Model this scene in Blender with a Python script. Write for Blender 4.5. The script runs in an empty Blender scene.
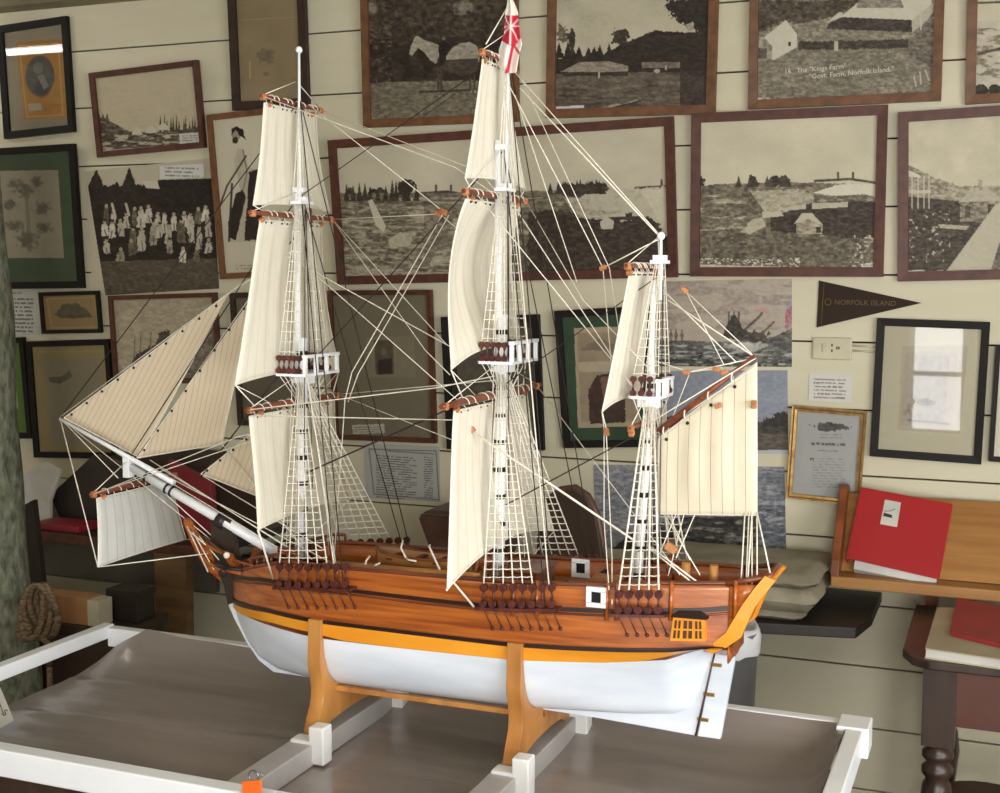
import bpy, math, random
import numpy as np
from mathutils import Vector, Matrix
random.seed(7)
SC = bpy.context.scene
COL = SC.collection
PI = math.pi

# ------------------------------------------------------------------ camera
# world: X runs along the weatherboard wall, Y towards it (wall face at Y = WY), Z up
FPX, YAW, PIT, ROL = 1279.2, .379417, .09353, .004
CAM = np.array([0, 0, 1.62])
WY = 3.9
_cy, _sy, _cp, _sp = math.cos(YAW), math.sin(YAW), math.cos(PIT), math.sin(PIT)
FW = np.array([-_sy*_cp, _cy*_cp, -_sp]); RT0 = np.array([_cy, _sy, 0]); UP0 = np.cross(RT0, FW)
RT = RT0*math.cos(ROL) + UP0*math.sin(ROL); UPV = -RT0*math.sin(ROL) + UP0*math.cos(ROL)
def ray(x, y): return FW + RT*((x-500)/FPX) - UPV*((y-396.5)/FPX)
def at(x, y, Y):                      # where the sight line of a photo point meets the vertical plane Y
    d = ray(x, y); return CAM + d*(Y/d[1])
def atz(x, y, Z):                     # ... or the horizontal plane Z
    d = ray(x, y); return CAM + d*((Z-CAM[2])/d[2])
def pj(p):
    d = np.asarray(p, float) - CAM; w = d@FW
    return np.stack([500+FPX*(d@RT)/w, 396.5-FPX*(d@UPV)/w], -1)
cam = bpy.data.cameras.new('camera'); co = bpy.data.objects.new('camera', cam); COL.objects.link(co)
cam.sensor_fit = 'HORIZONTAL'; cam.sensor_width = 36; cam.lens = FPX/1000*36; cam.clip_start = .05
co.matrix_world = Matrix([list(r)+[0] for r in np.stack([RT, UPV, -FW], 1)] + [[0, 0, 0, 1]])
co.location = CAM
SC.camera = co

# ------------------------------------------------------------------ materials
def lin(c):
    c = np.asarray(c, float)/255
    return np.where(c <= .04045, c/12.92, ((c+.055)/1.055)**2.4)
MATS = {}
def mat(name, rgb, rough=.5, rgb2=None, scale=(8, 8, 8), bump=0, spec=.5, metal=0, detail=4, contrast=(.35, .65), coat=0, bscale=None, trans=0):
    """noise-mottled principled material; rgb are display colours 0..255"""
    m = bpy.data.materials.new(name); m.use_nodes = True; N = m.node_tree.nodes; L = m.node_tree.links
    b = N['Principled BSDF']; b.inputs['Roughness'].default_value = rough; b.inputs['Metallic'].default_value = metal
    b.inputs['Specular IOR Level'].default_value = spec; b.inputs['Coat Weight'].default_value = coat; b.inputs['Coat Roughness'].default_value = .12
    c1 = list(lin(rgb))+[1]; c2 = list(lin(rgb2 if rgb2 is not None else [v*.9 for v in rgb]))+[1]
    tc = N.new('ShaderNodeTexCoord'); mp = N.new('ShaderNodeMapping'); mp.inputs['Scale'].default_value = scale
    L.new(tc.outputs['Object'], mp.inputs['Vector'])
    nz = N.new('ShaderNodeTexNoise'); nz.inputs['Scale'].default_value = 1; nz.inputs['Detail'].default_value = detail
    L.new(mp.outputs[0], nz.inputs['Vector'])
    r = N.new('ShaderNodeValToRGB'); r.color_ramp.elements[0].position = contrast[0]; r.color_ramp.elements[1].position = contrast[1]
    r.color_ramp.elements[0].color = c2; r.color_ramp.elements[1].color = c1
    L.new(nz.outputs['Fac'], r.inputs[0]); L.new(r.outputs[0], b.inputs['Base Color'])
    if bump:
        bp = N.new('ShaderNodeBump'); bp.inputs['Strength'].default_value = bump; bp.inputs['Distance'].default_value = .01
        src = nz
        if bscale:
            src = N.new('ShaderNodeTexNoise'); src.inputs['Scale'].default_value = 1; src.inputs['Detail'].default_value = 3
            m2 = N.new('ShaderNodeMapping'); m2.inputs['Scale'].default_value = bscale
            L.new(tc.outputs['Object'], m2.inputs[0]); L.new(m2.outputs[0], src.inputs['Vector'])
        L.new(src.outputs['Fac'], bp.inputs['Height']); L.new(bp.outputs[0], b.inputs['Normal'])
    if trans:
        t = N.new('ShaderNodeBsdfTransparent'); mx = N.new('ShaderNodeMixShader'); mx.inputs[0].default_value = trans
        L.new(b.outputs[0], mx.inputs[1]); L.new(t.outputs[0], mx.inputs[2]); L.new(mx.outputs[0], N['Material Output'].inputs[0])
    MATS[name] = m
    return m
wall_m = mat('cream_paint', (214, 207, 182), .55, (204, 197, 170), (1.2, 6, 6), .05, bscale=(3, 60, 60))
gap_m = mat('dark_gap', (52, 42, 32), .9)
cornice_m = mat('cornice_paint', (128, 118, 92), .6)
ceil_m = mat('ceiling_paint', (205, 200, 180), .8)
floor_m = mat('floor_boards', (92, 70, 52), .5, (70, 52, 38), (2, 25, 5))
wood_red = mat('frame_red_wood', (90, 48, 32), .5, (68, 34, 23), (30, 30, 30))
wood_mid = mat('frame_mid_wood', (118, 78, 47), .5, (92, 58, 34), (30, 30, 30))
wood_dk = mat('frame_dark_wood', (58, 38, 28), .55, (40, 26, 20), (30, 30, 30))
black_m = mat('frame_black', (26, 22, 20), .6, spec=.25)
gold_m = mat('frame_gilt', (196, 160, 96), .35, (150, 112, 56), (40, 40, 40), metal=.6)
paper_m = mat('paper_white', (214, 212, 206), .8)
paper_cream = mat('paper_cream', (205, 196, 168), .8)
ink_m = mat('ink', (60, 56, 52), .8)
chalk_m = mat('white_ink', (222, 216, 200), .8)
white_m = mat('white_gloss_paint', (246, 248, 252), .3, (236, 239, 244), (6, 6, 6), .03)
white_sh = mat('hull_white_paint', (228, 234, 243), .28, (206, 214, 226), (3, 10, 14), .04, bscale=(4, 30, 90))
plank_m = mat('varnished_planks', (186, 104, 40), .3, (128, 60, 20), (5, 60, 110), .04, detail=5, contrast=(.3, .7), coat=.5)
plank_dk = mat('dark_varnish', (128, 66, 32), .35, (84, 40, 22), (6, 60, 90), .05, coat=.3)
deck_m = mat('deck_planks', (172, 118, 66), .45, (120, 76, 40), (4, 130, 30), .03)
band_m = mat('black_band', (44, 24, 18), .35)
yellow_m = mat('yellow_paint', (236, 160, 46), .35, (222, 142, 34), (4, 20, 20))
yard_m = mat('yard_wood', (140, 72, 40), .35, (104, 48, 28), (60, 10, 60))
block_m = mat('block_wood', (196, 132, 84), .45, (160, 98, 56), (60, 60, 60))
dead_m = mat('deadeye_wood', (92, 42, 36), .4, (60, 26, 24), (90, 90, 90))
rope_w = mat('white_cord', (244, 240, 228), .8, (226, 218, 200), (200, 200, 200))
rope_k = mat('black_cord', (44, 38, 34), .8)
cradle_m = mat('cradle_wood', (196, 138, 72), .42, (164, 106, 50), (20, 20, 4), coat=.2)
brass_m = mat('brass', (190, 150, 80), .3, metal=.8)
iron_m = mat('dark_iron', (34, 32, 34), .4, metal=.3)
bracket_m = mat('white_plastic', (242, 242, 240), .4)
glass_dark = mat('dark_opening', (30, 34, 38), .2)
tdark_m = mat('dark_table_wood', (66, 50, 42), .35, (48, 34, 28), (20, 20, 4))
red_m = mat('red_vinyl', (172, 34, 38), .45, (162, 30, 34), (4, 4, 4))
redbook_m = mat('red_cloth_cover', (160, 48, 50), .6)
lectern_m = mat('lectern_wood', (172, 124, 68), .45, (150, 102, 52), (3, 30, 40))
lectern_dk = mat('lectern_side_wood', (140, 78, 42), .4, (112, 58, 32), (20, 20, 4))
cloth_m = mat('grey_sacking', (166, 158, 138), .9, (140, 132, 112), (9, 9, 9), .5, bscale=(14, 14, 30))
bench_m = mat('bench_black', (44, 36, 30), .5)
grey_pl = mat('grey_plastic', (112, 112, 110), .45)
bag_m = mat('white_bag', (222, 224, 228), .4, bump=.4, bscale=(40, 40, 40))
card_m = mat('brown_cardboard', (176, 128, 86), .7, (162, 114, 74))
bark_m = mat('lichen_bark', (138, 142, 122), .9, (72, 74, 60), (60, 60, 26), 1.0, detail=10, bscale=(60, 60, 26), contrast=(.3, .7))
hemp_m = mat('hemp_rope', (142, 120, 92), .9, (92, 74, 54), (60, 60, 160), .8)
orange_m = mat('orange_tag', (240, 110, 36), .5)
steel_m = mat('steel', (150, 150, 150), .3, metal=.9)
board_dk = mat('dark_brown_panel', (62, 46, 36), .5)
beam_m = mat('bench_leg_wood', (122, 92, 58), .6, (98, 72, 44), (6, 6, 30))
tan_m = mat('leather', (96, 66, 50), .45, (72, 46, 36), (12, 12, 12), .2)
felt_m = mat('brown_felt', (50, 35, 25), .9)
feltletter_m = mat('tarnished_gold_print', (112, 90, 50), .7)
outlet_m = mat('ivory_plastic', (206, 198, 170), .35)

def seam_mat(name, rgb, rgb2, seam, n, width=.05, rough=.85, trl=.25):
    m = bpy.data.materials.new(name); m.use_nodes = True; N = m.node_tree.nodes; L = m.node_tree.links
    b = N['Principled BSDF']; b.inputs['Roughness'].default_value = rough; b.inputs['Specular IOR Level'].default_value = .15
    uv = N.new('ShaderNodeUVMap'); sp = N.new('ShaderNodeSeparateXYZ'); L.new(uv.outputs[0], sp.inputs[0])
    mu = N.new('ShaderNodeMath'); mu.operation = 'MULTIPLY'; mu.inputs[1].default_value = n; L.new(sp.outputs[0], mu.inputs[0])
    fr = N.new('ShaderNodeMath'); fr.operation = 'FRACT'; L.new(mu.outputs[0], fr.inputs[0])
    lt = N.new('ShaderNodeMath'); lt.operation = 'LESS_THAN'; lt.inputs[1].default_value = width; L.new(fr.outputs[0], lt.inputs[0])
    tc = N.new('ShaderNodeTexCoord'); nz = N.new('ShaderNodeTexNoise'); nz.inputs['Scale'].default_value = 40; L.new(tc.outputs['Object'], nz.inputs['Vector'])
    mx = N.new('ShaderNodeMix'); mx.data_type = 'RGBA'; mx.inputs[6].default_value = list(lin(rgb))+[1]; mx.inputs[7].default_value = list(lin(rgb2))+[1]
    L.new(nz.outputs['Fac'], mx.inputs[0])
    m2 = N.new('ShaderNodeMix'); m2.data_type = 'RGBA'; m2.inputs[7].default_value = list(lin(seam))+[1]
    L.new(lt.outputs[0], m2.inputs[0]); L.new(mx.outputs[2], m2.inputs[6]); L.new(m2.outputs[2], b.inputs['Base Color'])
    tr = N.new('ShaderNodeBsdfTranslucent'); L.new(m2.outputs[2], tr.inputs[0])
    ms = N.new('ShaderNodeMixShader'); ms.inputs[0].default_value = trl
    L.new(b.outputs[0], ms.inputs[1]); L.new(tr.outputs[0], ms.inputs[2]); L.new(ms.outputs[0], N['Material Output'].inputs[0])
    return m
sail_m = seam_mat('sailcloth', (250, 246, 233), (242, 236, 220), (232, 222, 202), 12, .07)
jib_m = seam_mat('jib_sailcloth', (236, 222, 198), (228, 212, 186), (200, 180, 150), 16, .10)
spanker_m = seam_mat('spanker_sailcloth', (244, 237, 216), (236, 227, 203), (172, 154, 130), 8.8, .045)
sprit_m = seam_mat('sprit_sailcloth', (226, 226, 222), (216, 216, 212), (196, 196, 192), 10, .08)

def print_mat():
    m = bpy.data.materials.new('photographic_print'); m.use_nodes = True; N = m.node_tree.nodes; L = m.node_tree.links
    b = N['Principled BSDF']; b.inputs['Roughness'].default_value = .55; b.inputs['Specular IOR Level'].default_value = .3
    a = N.new('ShaderNodeVertexColor'); a.layer_name = 'Col'; L.new(a.outputs[0], b.inputs['Base Color'])
    return m
print_m = print_mat()
def glass_mat(name, rough=.02, fac=None):
    m = bpy.data.materials.new(name); m.use_nodes = True; N = m.node_tree.nodes; L = m.node_tree.links
    g = N.new('ShaderNodeBsdfGlossy'); g.inputs['Roughness'].default_value = rough
    t = N.new('ShaderNodeBsdfTransparent'); mx = N.new('ShaderNodeMixShader'); f = N.new('ShaderNodeFresnel'); f.inputs[0].default_value = 1.5
    mu = N.new('ShaderNodeMath'); mu.operation = 'MULTIPLY_ADD'; mu.inputs[1].default_value = 1.15; mu.inputs[2].default_value = .01; L.new(f.outputs[0], mu.inputs[0])
    L.new(mu.outputs[0], mx.inputs[0]); L.new(t.outputs[0], mx.inputs[1]); L.new(g.outputs[0], mx.inputs[2]); L.new(mx.outputs[0], N['Material Output'].inputs[0])
    return m
pane_m = glass_mat('picture_glass')

# ------------------------------------------------------------------ object helpers
def tag(o, label=None, cat=None, group=None, kind=None):
    if label: o['label'] = label
    if cat: o['category'] = cat
    if group: o['group'] = group
    if kind: o['kind'] = kind
    return o
ORG = {}
def thing(name, org, label, cat, group=None):
    o = bpy.data.objects.new(name, None); COL.objects.link(o); o.location = org; ORG[o.name] = np.array(org, float)
    o.empty_display_size = .02
    return tag(o, label, cat, group)
class M:
    def __init__(s): s.v = []; s.f = []; s.mi = []; s.uv = None; s.smooth = []
    def add(s, vs, fs, mi=0, sm=False):
        k = len(s.v); s.v += [tuple(map(float, p)) for p in vs]
        for f in fs: s.f.append([k+i for i in f]); s.mi.append(mi); s.smooth.append(sm)
        return s
    def box(s, a, b, mi=0, R=None, c=None):
        x0, y0, z0 = a; x1, y1, z1 = b
        vs = [(x, y, z) for z in (z0, z1) for y in (y0, y1) for x in (x0, x1)]
        if R is not None:
            c = np.array(c if c is not None else [(x0+x1)/2, (y0+y1)/2, (z0+z1)/2])
            vs = [tuple(np.array(R)@(np.array(p)-c)+c) for p in vs]
        return s.add(vs, [(0, 2, 3, 1), (4, 5, 7, 6), (0, 1, 5, 4), (2, 6, 7, 3), (0, 4, 6, 2), (1, 3, 7, 5)], mi)
    def hexa(s, p, mi=0):             # bottom ring of four, top ring of four
        return s.add(p, [(3, 2, 1, 0), (4, 5, 6, 7), (0, 1, 5, 4), (1, 2, 6, 5), (2, 3, 7, 6), (3, 0, 4, 7)], mi)
    def tube(s, pts, r, n=6, mi=0, caps=True, sm=True):
        pts = [np.array(p, float) for p in pts]; m = len(pts)
        rs = r if hasattr(r, '__len__') else [r]*m
        up = np.array([0, 0, 1.]); vs = []; prev = None
        for i, p in enumerate(pts):
            d = pts[min(i+1, m-1)] - pts[max(i-1, 0)]; d = d/(np.linalg.norm(d)+1e-12)
            if prev is None:
                a = np.cross(d, up)
                if np.linalg.norm(a) < .1: a = np.cross(d, [1., 0, 0])
            else:
                a = prev - d*(prev@d)
            a /= np.linalg.norm(a)+1e-12; prev = a; b = np.cross(d, a)
            for k in range(n):
                t = 2*PI*k/n; vs.append(p + (a*math.cos(t)+b*math.sin(t))*rs[i])
        fs = [(i*n+k, i*n+(k+1) % n, (i+1)*n+(k+1) % n, (i+1)*n+k) for i in range(m-1) for k in range(n)]
        s.add(vs, fs, mi, sm)
        if caps: k = len(s.v)-m*n; s.f.append([k+n-1-i for i in range(n)]); s.f.append([k+(m-1)*n+i for i in range(n)]); s.mi += [mi, mi]; s.smooth += [False, False]
        return s
    def prism(s, poly, d, mi=0):      # poly: 3-D outline, d: extrusion vector
        n = len(poly); P = [np.array(p, float) for p in poly]; d = np.array(d, float)
        s.add(P+[p+d for p in P], [list(range(n))[::-1], list(range(n, 2*n))] + [(i, (i+1) % n, n+(i+1) % n, n+i) for i in range(n)], mi)
        return s
    def grid(s, G, mi=0, sm=True, uv=None, wrap=False):
        G = np.asarray(G, float); h, w = G.shape[:2]; k = len(s.v)
        s.v += [tuple(p) for p in G.reshape(-1, 3)]
        for i in range(h-1):
            for j in range(w-1):
                s.f.append([k+i*w+j, k+i*w+j+1, k+(i+1)*w+j+1, k+(i+1)*w+j]); s.mi.append(mi); s.smooth.append(sm)
        if uv is not None: s.uv = np.asarray(uv).reshape(-1, 2)
        return s
    def ball(s, c, r, n=8, m=5, mi=0, sc=(1, 1, 1)):
        c = np.array(c, float); vs = [c+np.array([0, 0, r*sc[2]])]
        for i in range(1, m):
            t = PI*i/m
            vs += [c+np.array([math.sin(t)*math.cos(2*PI*k/n)*r*sc[0], math.sin(t)*math.sin(2*PI*k/n)*r*sc[1], math.cos(t)*r*sc[2]]) for k in range(n)]
        vs.append(c-np.array([0, 0, r*sc[2]])); e = len(vs)-1
        fs = [(0, 1+k, 1+(k+1) % n) for k in range(n)] + [(e, 1+(m-2)*n+(k+1) % n, 1+(m-2)*n+k) for k in range(n)]
        fs += [(1+i*n+k, 1+(i+1)*n+k, 1+(i+1)*n+(k+1) % n, 1+i*n+(k+1) % n) for i in range(m-2) for k in range(n)]
        return s.add(vs, fs, mi, True)
    def torus(s, c, R, r, axis='y', n=12, m=5, mi=0, frac=1.0):
        c = np.array(c, float); pts = []
        for i in range(n+1):
            t = 2*PI*frac*i/n
            a, b = math.cos(t)*R, math.sin(t)*R
            pts.append(c + np.array({'y': (a, 0, b), 'x': (0, a, b), 'z': (a, b, 0)}[axis]))
        return s.tube(pts, r, m, mi, caps=False)
    def build(s, name, m, parent=None, bevel=0, solid=0, org=None, label=None, cat=None, group=None, kind=None):
        V = np.array(s.v)
        if parent is not None: o0 = ORG[parent.name]
        else: o0 = np.array(org) if org is not None else np.array([(V[:, 0].min()+V[:, 0].max())/2, (V[:, 1].min()+V[:, 1].max())/2, V[:, 2].min()])
        me = bpy.data.meshes.new(name); me.from_pydata([tuple(p) for p in V-o0], [], s.f)
        me.materials.clear()
        for q in (m if isinstance(m, (list, tuple)) else [m]): me.materials.append(q)
        me.polygons.foreach_set('material_index', s.mi); me.polygons.foreach_set('use_smooth', s.smooth)
        if s.uv is not None:
            ul = me.uv_layers.new(name='UVMap'); li = np.zeros(len(me.loops), int); me.loops.foreach_get('vertex_index', li)
            ul.data.foreach_set('uv', s.uv[li].astype('f').ravel())
        me.update()
        o = bpy.data.objects.new(name, me); COL.objects.link(o); ORG[o.name] = o0
        if parent is not None: o.parent = parent
        else: o.location = o0
        if solid:
            md = o.modifiers.new('thickness', 'SOLIDIFY'); md.thickness = solid; md.offset = 0
        if bevel:
            md = o.modifiers.new('edges', 'BEVEL'); md.width = bevel; md.segments = 2; md.limit_method = 'ANGLE'
        return tag(o, label, cat, group, kind)
def rotY(a): c, s = math.cos(a), math.sin(a); return np.array([[c, 0, s], [0, 1, 0], [-s, 0, c]])
def rotZ(a): c, s = math.cos(a), math.sin(a); return np.array([[c, -s, 0], [s, c, 0], [0, 0, 1]])
def rotX(a): c, s = math.cos(a), math.sin(a); return np.array([[1, 0, 0], [0, c, -s], [0, s, c]])

# ------------------------------------------------------------------ the room
RX0, RX1, RY0, RZ = -4.6, 1.9, -2.6, 2.66
b = M().box((RX0, WY, 0), (RX1, WY+.08, RZ)); b.build('wall_back_core', gap_m, kind='structure').name = 'wall_back'
lines = [.08, .272, .46, .648, .844, 1.036, 1.231, 1.431, 1.629, 1.826, 2.02, 2.232, 2.438, 2.64]
b = M()
for z0, z1 in zip(lines[:-1], lines[1:]): b.box((RX0, WY-.016, z0+.0025), (RX1, WY-.0005, z1-.0025))
b.box((RX0, WY-.016, 0), (RX1, WY-.0005, .0775))
b.build('wall_boards', wall_m, kind='structure', bevel=.0012)
M().box((RX0, RY0, -.05), (RX1, WY, 0)).build('floor', floor_m, kind='structure')
M().box((RX0, RY0, RZ), (RX1, WY+.08, RZ+.05)).build('ceiling', ceil_m, kind='structure')
M().box((RX0-.08, RY0, 0), (RX0, WY, RZ)).build('wall_left', wall_m, kind='structure')
M().prism([(RX0, WY-.016, 2.60), (RX0, WY-.05, 2.615), (RX0, WY-.07, 2.66), (RX0, WY-.016, 2.66)], (RX1-RX0, 0, 0)).build('trim_1', cornice_m, kind='structure')
# wall behind the photographer, with a tall window and an added unseen one for more light, and the right wall with a wide window
def wall_with_hole(name, axis, c, t, u0, u1, h0, h1, a0, a1):
    b = M()
    def bx(p0, p1, z0, z1):
        if axis == 'y': b.box((p0, c-t, z0), (p1, c, z1))
        else: b.box((c, p0, z0), (c+t, p1, z1))
    bx(a0, u0, 0, RZ); bx(u1, a1, 0, RZ); bx(u0, u1, 0, h0); bx(u0, u1, h1, RZ)
    return b.build(name, wall_m, kind='structure')
b = M()
for a0, a1 in ((RX0, -.72), (-.30, .15), (1.45, RX1)): b.box((a0, RY0-.1, 0), (a1, RY0, RZ))
for a0, a1 in ((-.72, -.30), (.15, 1.45)): b.box((a0, RY0-.1, 0), (a1, RY0, .42)); b.box((a0, RY0-.1, 2.15), (a1, RY0, RZ))
b.build('wall_front', wall_m, kind='structure')
wall_with_hole('wall_right', 'x', RX1, .1, -1.6, 1.9, .6, 2.2, RY0, WY)
def sash(name, axis, c, u0, u1, h0, h1, nu):
    b = M(); w = .035
    def bx(p0, p1, z0, z1):
        if axis == 'y': b.box((p0, c-.06, z0), (p1, c-.02, z1))
        else: b.box((c+.02, p0, z0), (c+.06, p1, z1))
    bx(u0, u1, h0, h0+w); bx(u0, u1, h1-w, h1); bx(u0, u1, (h0+h1)/2-w/2, (h0+h1)/2+w/2); bx(u0, u1, h0+(h1-h0)*.27-w/2, h0+(h1-h0)*.27+w/2)
    for k in range(nu+1):
        x = u0+(u1-u0-w)*k/nu; bx(x, x+w, h0, h1)
    return b.build(name, white_m, kind='structure')
sash('window_1', 'y', RY0, -.72, -.30, .42, 2.15, 1)
sash('added_window', 'y', RY0, .15, 1.45, .42, 2.15, 2)  # unseen window, added to let more light into the room
sash('window_2', 'x', RX1, -1.6, 1.9, .6, 2.2, 4)
def area(name, loc, target, sx, sy, power, col):
    l = bpy.data.lights.new(name, 'AREA'); l.shape = 'RECTANGLE'; l.size = sx; l.size_y = sy; l.energy = power; l.color = col
    o = bpy.data.objects.new(name, l); COL.objects.link(o); o.location = loc
    o.rotation_euler = (Vector(target)-Vector(loc)).to_track_quat('-Z', 'Y').to_euler(); return o
area('window_daylight', (-.51, RY0-.12, 1.28), (-.51, 5, 1.28), .42, 1.72, 13, (1, .985, .96))
area('window_daylight', (.8, RY0-.12, 1.28), (.8, 5, 1.28), 1.28, 1.72, 88, (1, .985, .96))  # extra daylight through the added, unseen window
area('side_window_daylight', (RX1+.12, .15, 1.40), (-5, .15, 1.40), 3.45, 1.58, 84, (1, .985, .96))
# ceiling tube lamp
tl = thing('ceiling_tube_lamp', (-1.4, .9, RZ), 'white fluorescent tube lamp fixed to the ceiling', 'ceiling lamp')
M().box((-2.05, .86, RZ-.04), (-.75, .94, RZ)).build('lamp_housing', white_m, tl)
em = bpy.data.materials.new('lit_tube'); em.use_nodes = True
em.node_tree.nodes['Principled BSDF'].inputs['Emission Color'].default_value = (1, .97, .92, 1)
em.node_tree.nodes['Principled BSDF'].inputs['Emission Strength'].default_value = 14
M().tube([(-2.0, .9, RZ-.06), (-.8, .9, RZ-.06)], .014, 10).build('tube', em, tl)
t2 = thing('ceiling_tube_lamp', (-3.93, 3.14, RZ), 'short white fluorescent tube lamp fixed to the ceiling near the left wall', 'ceiling lamp')
M().box((-4.42, 3.11, RZ-.04), (-3.45, 3.17, RZ)).build('lamp_housing', white_m, t2)
M().tube([(-4.4, 3.14, RZ-.055), (-3.47, 3.14, RZ-.055)], .013, 10).build('tube', em, t2)
W = bpy.data.worlds.new('World'); SC.world = W; W.use_nodes = True
W.node_tree.nodes['Background'].inputs[0].default_value = (.86, .93, 1, 1); W.node_tree.nodes['Background'].inputs[1].default_value = 1.6
SC.view_settings.view_transform = 'Standard'; SC.view_settings.look = 'None'; SC.view_settings.gamma = 1
SC.view_settings.use_curve_mapping = False; SC.view_settings.exposure = .52
SC.cycles.use_denoising = True; SC.cycles.max_bounces = 6; SC.cycles.transparent_max_bounces = 12
SC.cycles.caustics_reflective = False; SC.cycles.caustics_refractive = False

# ------------------------------------------------------------------ painted prints (colour stored per vertex)
_rng = np.random.RandomState(3); _NT = _rng.rand(64, 64, 8)
def vnoise(x, y, k=0):
    xi = np.floor(x).astype(int); yi = np.floor(y).astype(int); fx = x-xi; fy = y-yi
    fx = fx*fx*(3-2*fx); fy = fy*fy*(3-2*fy); T = _NT[:, :, k % 8]; k2 = (k*7) % 64
    g = lambda a, b: T[(a+k2) % 64, (b+k2*3) % 64]
    return (g(xi, yi)*(1-fx)+g(xi+1, yi)*fx)*(1-fy)+(g(xi, yi+1)*(1-fx)+g(xi+1, yi+1)*fx)*fy
def fbm(x, y, k=0, o=4):
    s = 0; a = .5
    for i in range(o): s = s+a*vnoise(x*2**i, y*2**i, k+i); a *= .5
    return s/(1-.5**o)
def photo(c, a=26, sx=.28, sy=.5, k=2):
    v = c.c.mean(-1, keepdims=True); w = np.clip((172-v)/40, 0, 1)
    n = (fbm(c.X*sx, c.Y*sy, k, 4)-.5)[..., None]*2; n2 = (fbm(c.X*1.1, c.Y*1.3, k+3, 2)-.5)[..., None]
    rid = np.clip(.06-np.abs(fbm(c.X*.11, c.Y*.35, k+1, 4)-.5), 0, 1)[..., None]*16
    c.c = c.c+w*(n*a*2.2+n2*a*1.3+rid*a*1.0)*(.35+v/160)*np.array([1, .95, .84])+(1-w)*n2*8
class Canvas:
    """a print whose every cell knows the photo point (PX, PY) it covers"""
    def __init__(s, PX, PY, base=(200, 192, 168)):
        s.X, s.Y = PX, PY; s.c = np.zeros(PX.shape+(3,)); s.c[:] = base
        s.hi = fbm(PX*.9, PY*.9, 5, 2)-.5
    def mask_poly(s, pts, rough=0, k=1):
        X, Y = s.X, s.Y
        if rough:
            X = X+(fbm(s.X*.45, s.Y*.45, k, 3)-.5)*2*rough; Y = Y+(fbm(s.X*.45+31, s.Y*.45, k+2, 3)-.5)*2*rough
        ins = np.zeros(X.shape, bool); n = len(pts)
        for i in range(n):
            x1, y1 = pts[i]; x2, y2 = pts[(i+1) % n]
            if y1 == y2: continue
            cnd = ((Y < y1) != (Y < y2)) & (X < (x2-x1)*(Y-y1)/(y2-y1)+x1); ins ^= cnd
        return ins
    def put(s, m, col, amp=0, sc=(.25, .25), k=0):
        col = np.array(col, float)
        if amp:
            n = (fbm(s.X*sc[0], s.Y*sc[1], k, 4)-.5)[..., None]*2*amp
            v = col+n*np.array([1, .96, .86])
        else: v = np.broadcast_to(col, s.c.shape)
        m = m.astype(float)[..., None]; s.c = s.c*(1-m)+v*m; return s
    def all(s, col, amp=0, sc=(.05, .05), k=0): return s.put(np.ones(s.X.shape), col, amp, sc, k)
    def poly(s, pts, col, amp=0, sc=(.25, .25), rough=0, k=0): return s.put(s.mask_poly(pts, rough, k+1), col, amp, sc, k)
    def below(s, line, col, amp=0, sc=(.12, .3), rough=0, k=0, alpha=1):
        xs, ys = zip(*line); e = np.interp(s.X, xs, ys)+(fbm(s.X*.4, s.Y*0, k, 3)-.5)*2*rough
        return s.put((s.Y > e)*alpha, col, amp, sc, k)
    def blob(s, x, y, rx, ry, col, amp=0, rough=0, soft=0, k=0, alpha=1):
        d = np.sqrt(((s.X-x)/rx)**2+((s.Y-y)/ry)**2)+(fbm(s.X*.35, s.Y*.35, k, 3)-.5)*rough
        m = np.clip((1-d)/soft, 0, 1) if soft else (d < 1)
        return s.put(m*alpha, col, amp, k=k)
    def pines(s, n, x0, x1, yb, h, w, col, k=0):
        r = random.Random(k+11)
        for i in range(n):
            x = x0+(x1-x0)*(i+r.random()*.7)/n; hh = h*(.6+.5*r.random()); t = (yb-s.Y)/hh
            m = (t > 0) & (t < 1) & (np.abs(s.X-x) < w*(1.05-t)*(.75+.5*vnoise(s.X*1.2, s.Y*.9, k+i)))
            s.put(m, col)
        return s
    def line(s, pts, w, col, alpha=1):
        for (x1, y1), (x2, y2) in zip(pts[:-1], pts[1:]):
            dx, dy = x2-x1, y2-y1; t = np.clip(((s.X-x1)*dx+(s.Y-y1)*dy)/(dx*dx+dy*dy+1e-9), 0, 1)
            d = np.hypot(s.X-x1-t*dx, s.Y-y1-t*dy); s.put(np.clip(w-d+.5, 0, 1)*alpha, col)
        return s
    def streak(s, m, col, thr=.62, sc=(.08, .5), k=0, alpha=1):
        n = fbm(s.X*sc[0], s.Y*sc[1], k, 4); return s.put(m*(np.clip((n-thr)*14, 0, 1))*alpha, col)
    def rect(s, x0, y0, x1, y1): return (s.X > x0) & (s.X < x1) & (s.Y > y0) & (s.Y < y1)
    def textlines(s, x0, y0, x1, y1, n, col, slope=0, fill=.5, k=0, short=0):
        r = random.Random(k+5); dy = (y1-y0)/n
        for i in range(n):
            yc = y0+dy*(i+.5); xe = x1-(r.random()*short)*(x1-x0); Yl = s.Y-slope*(s.X-x0)
            w = vnoise(s.X*.9, s.Y*0+i*3.1, k) > .28
            s.put(((np.abs(Yl-yc) < dy*fill/2) & (s.X > x0) & (s.X < xe) & w)*.8, col)
        return s

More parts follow.
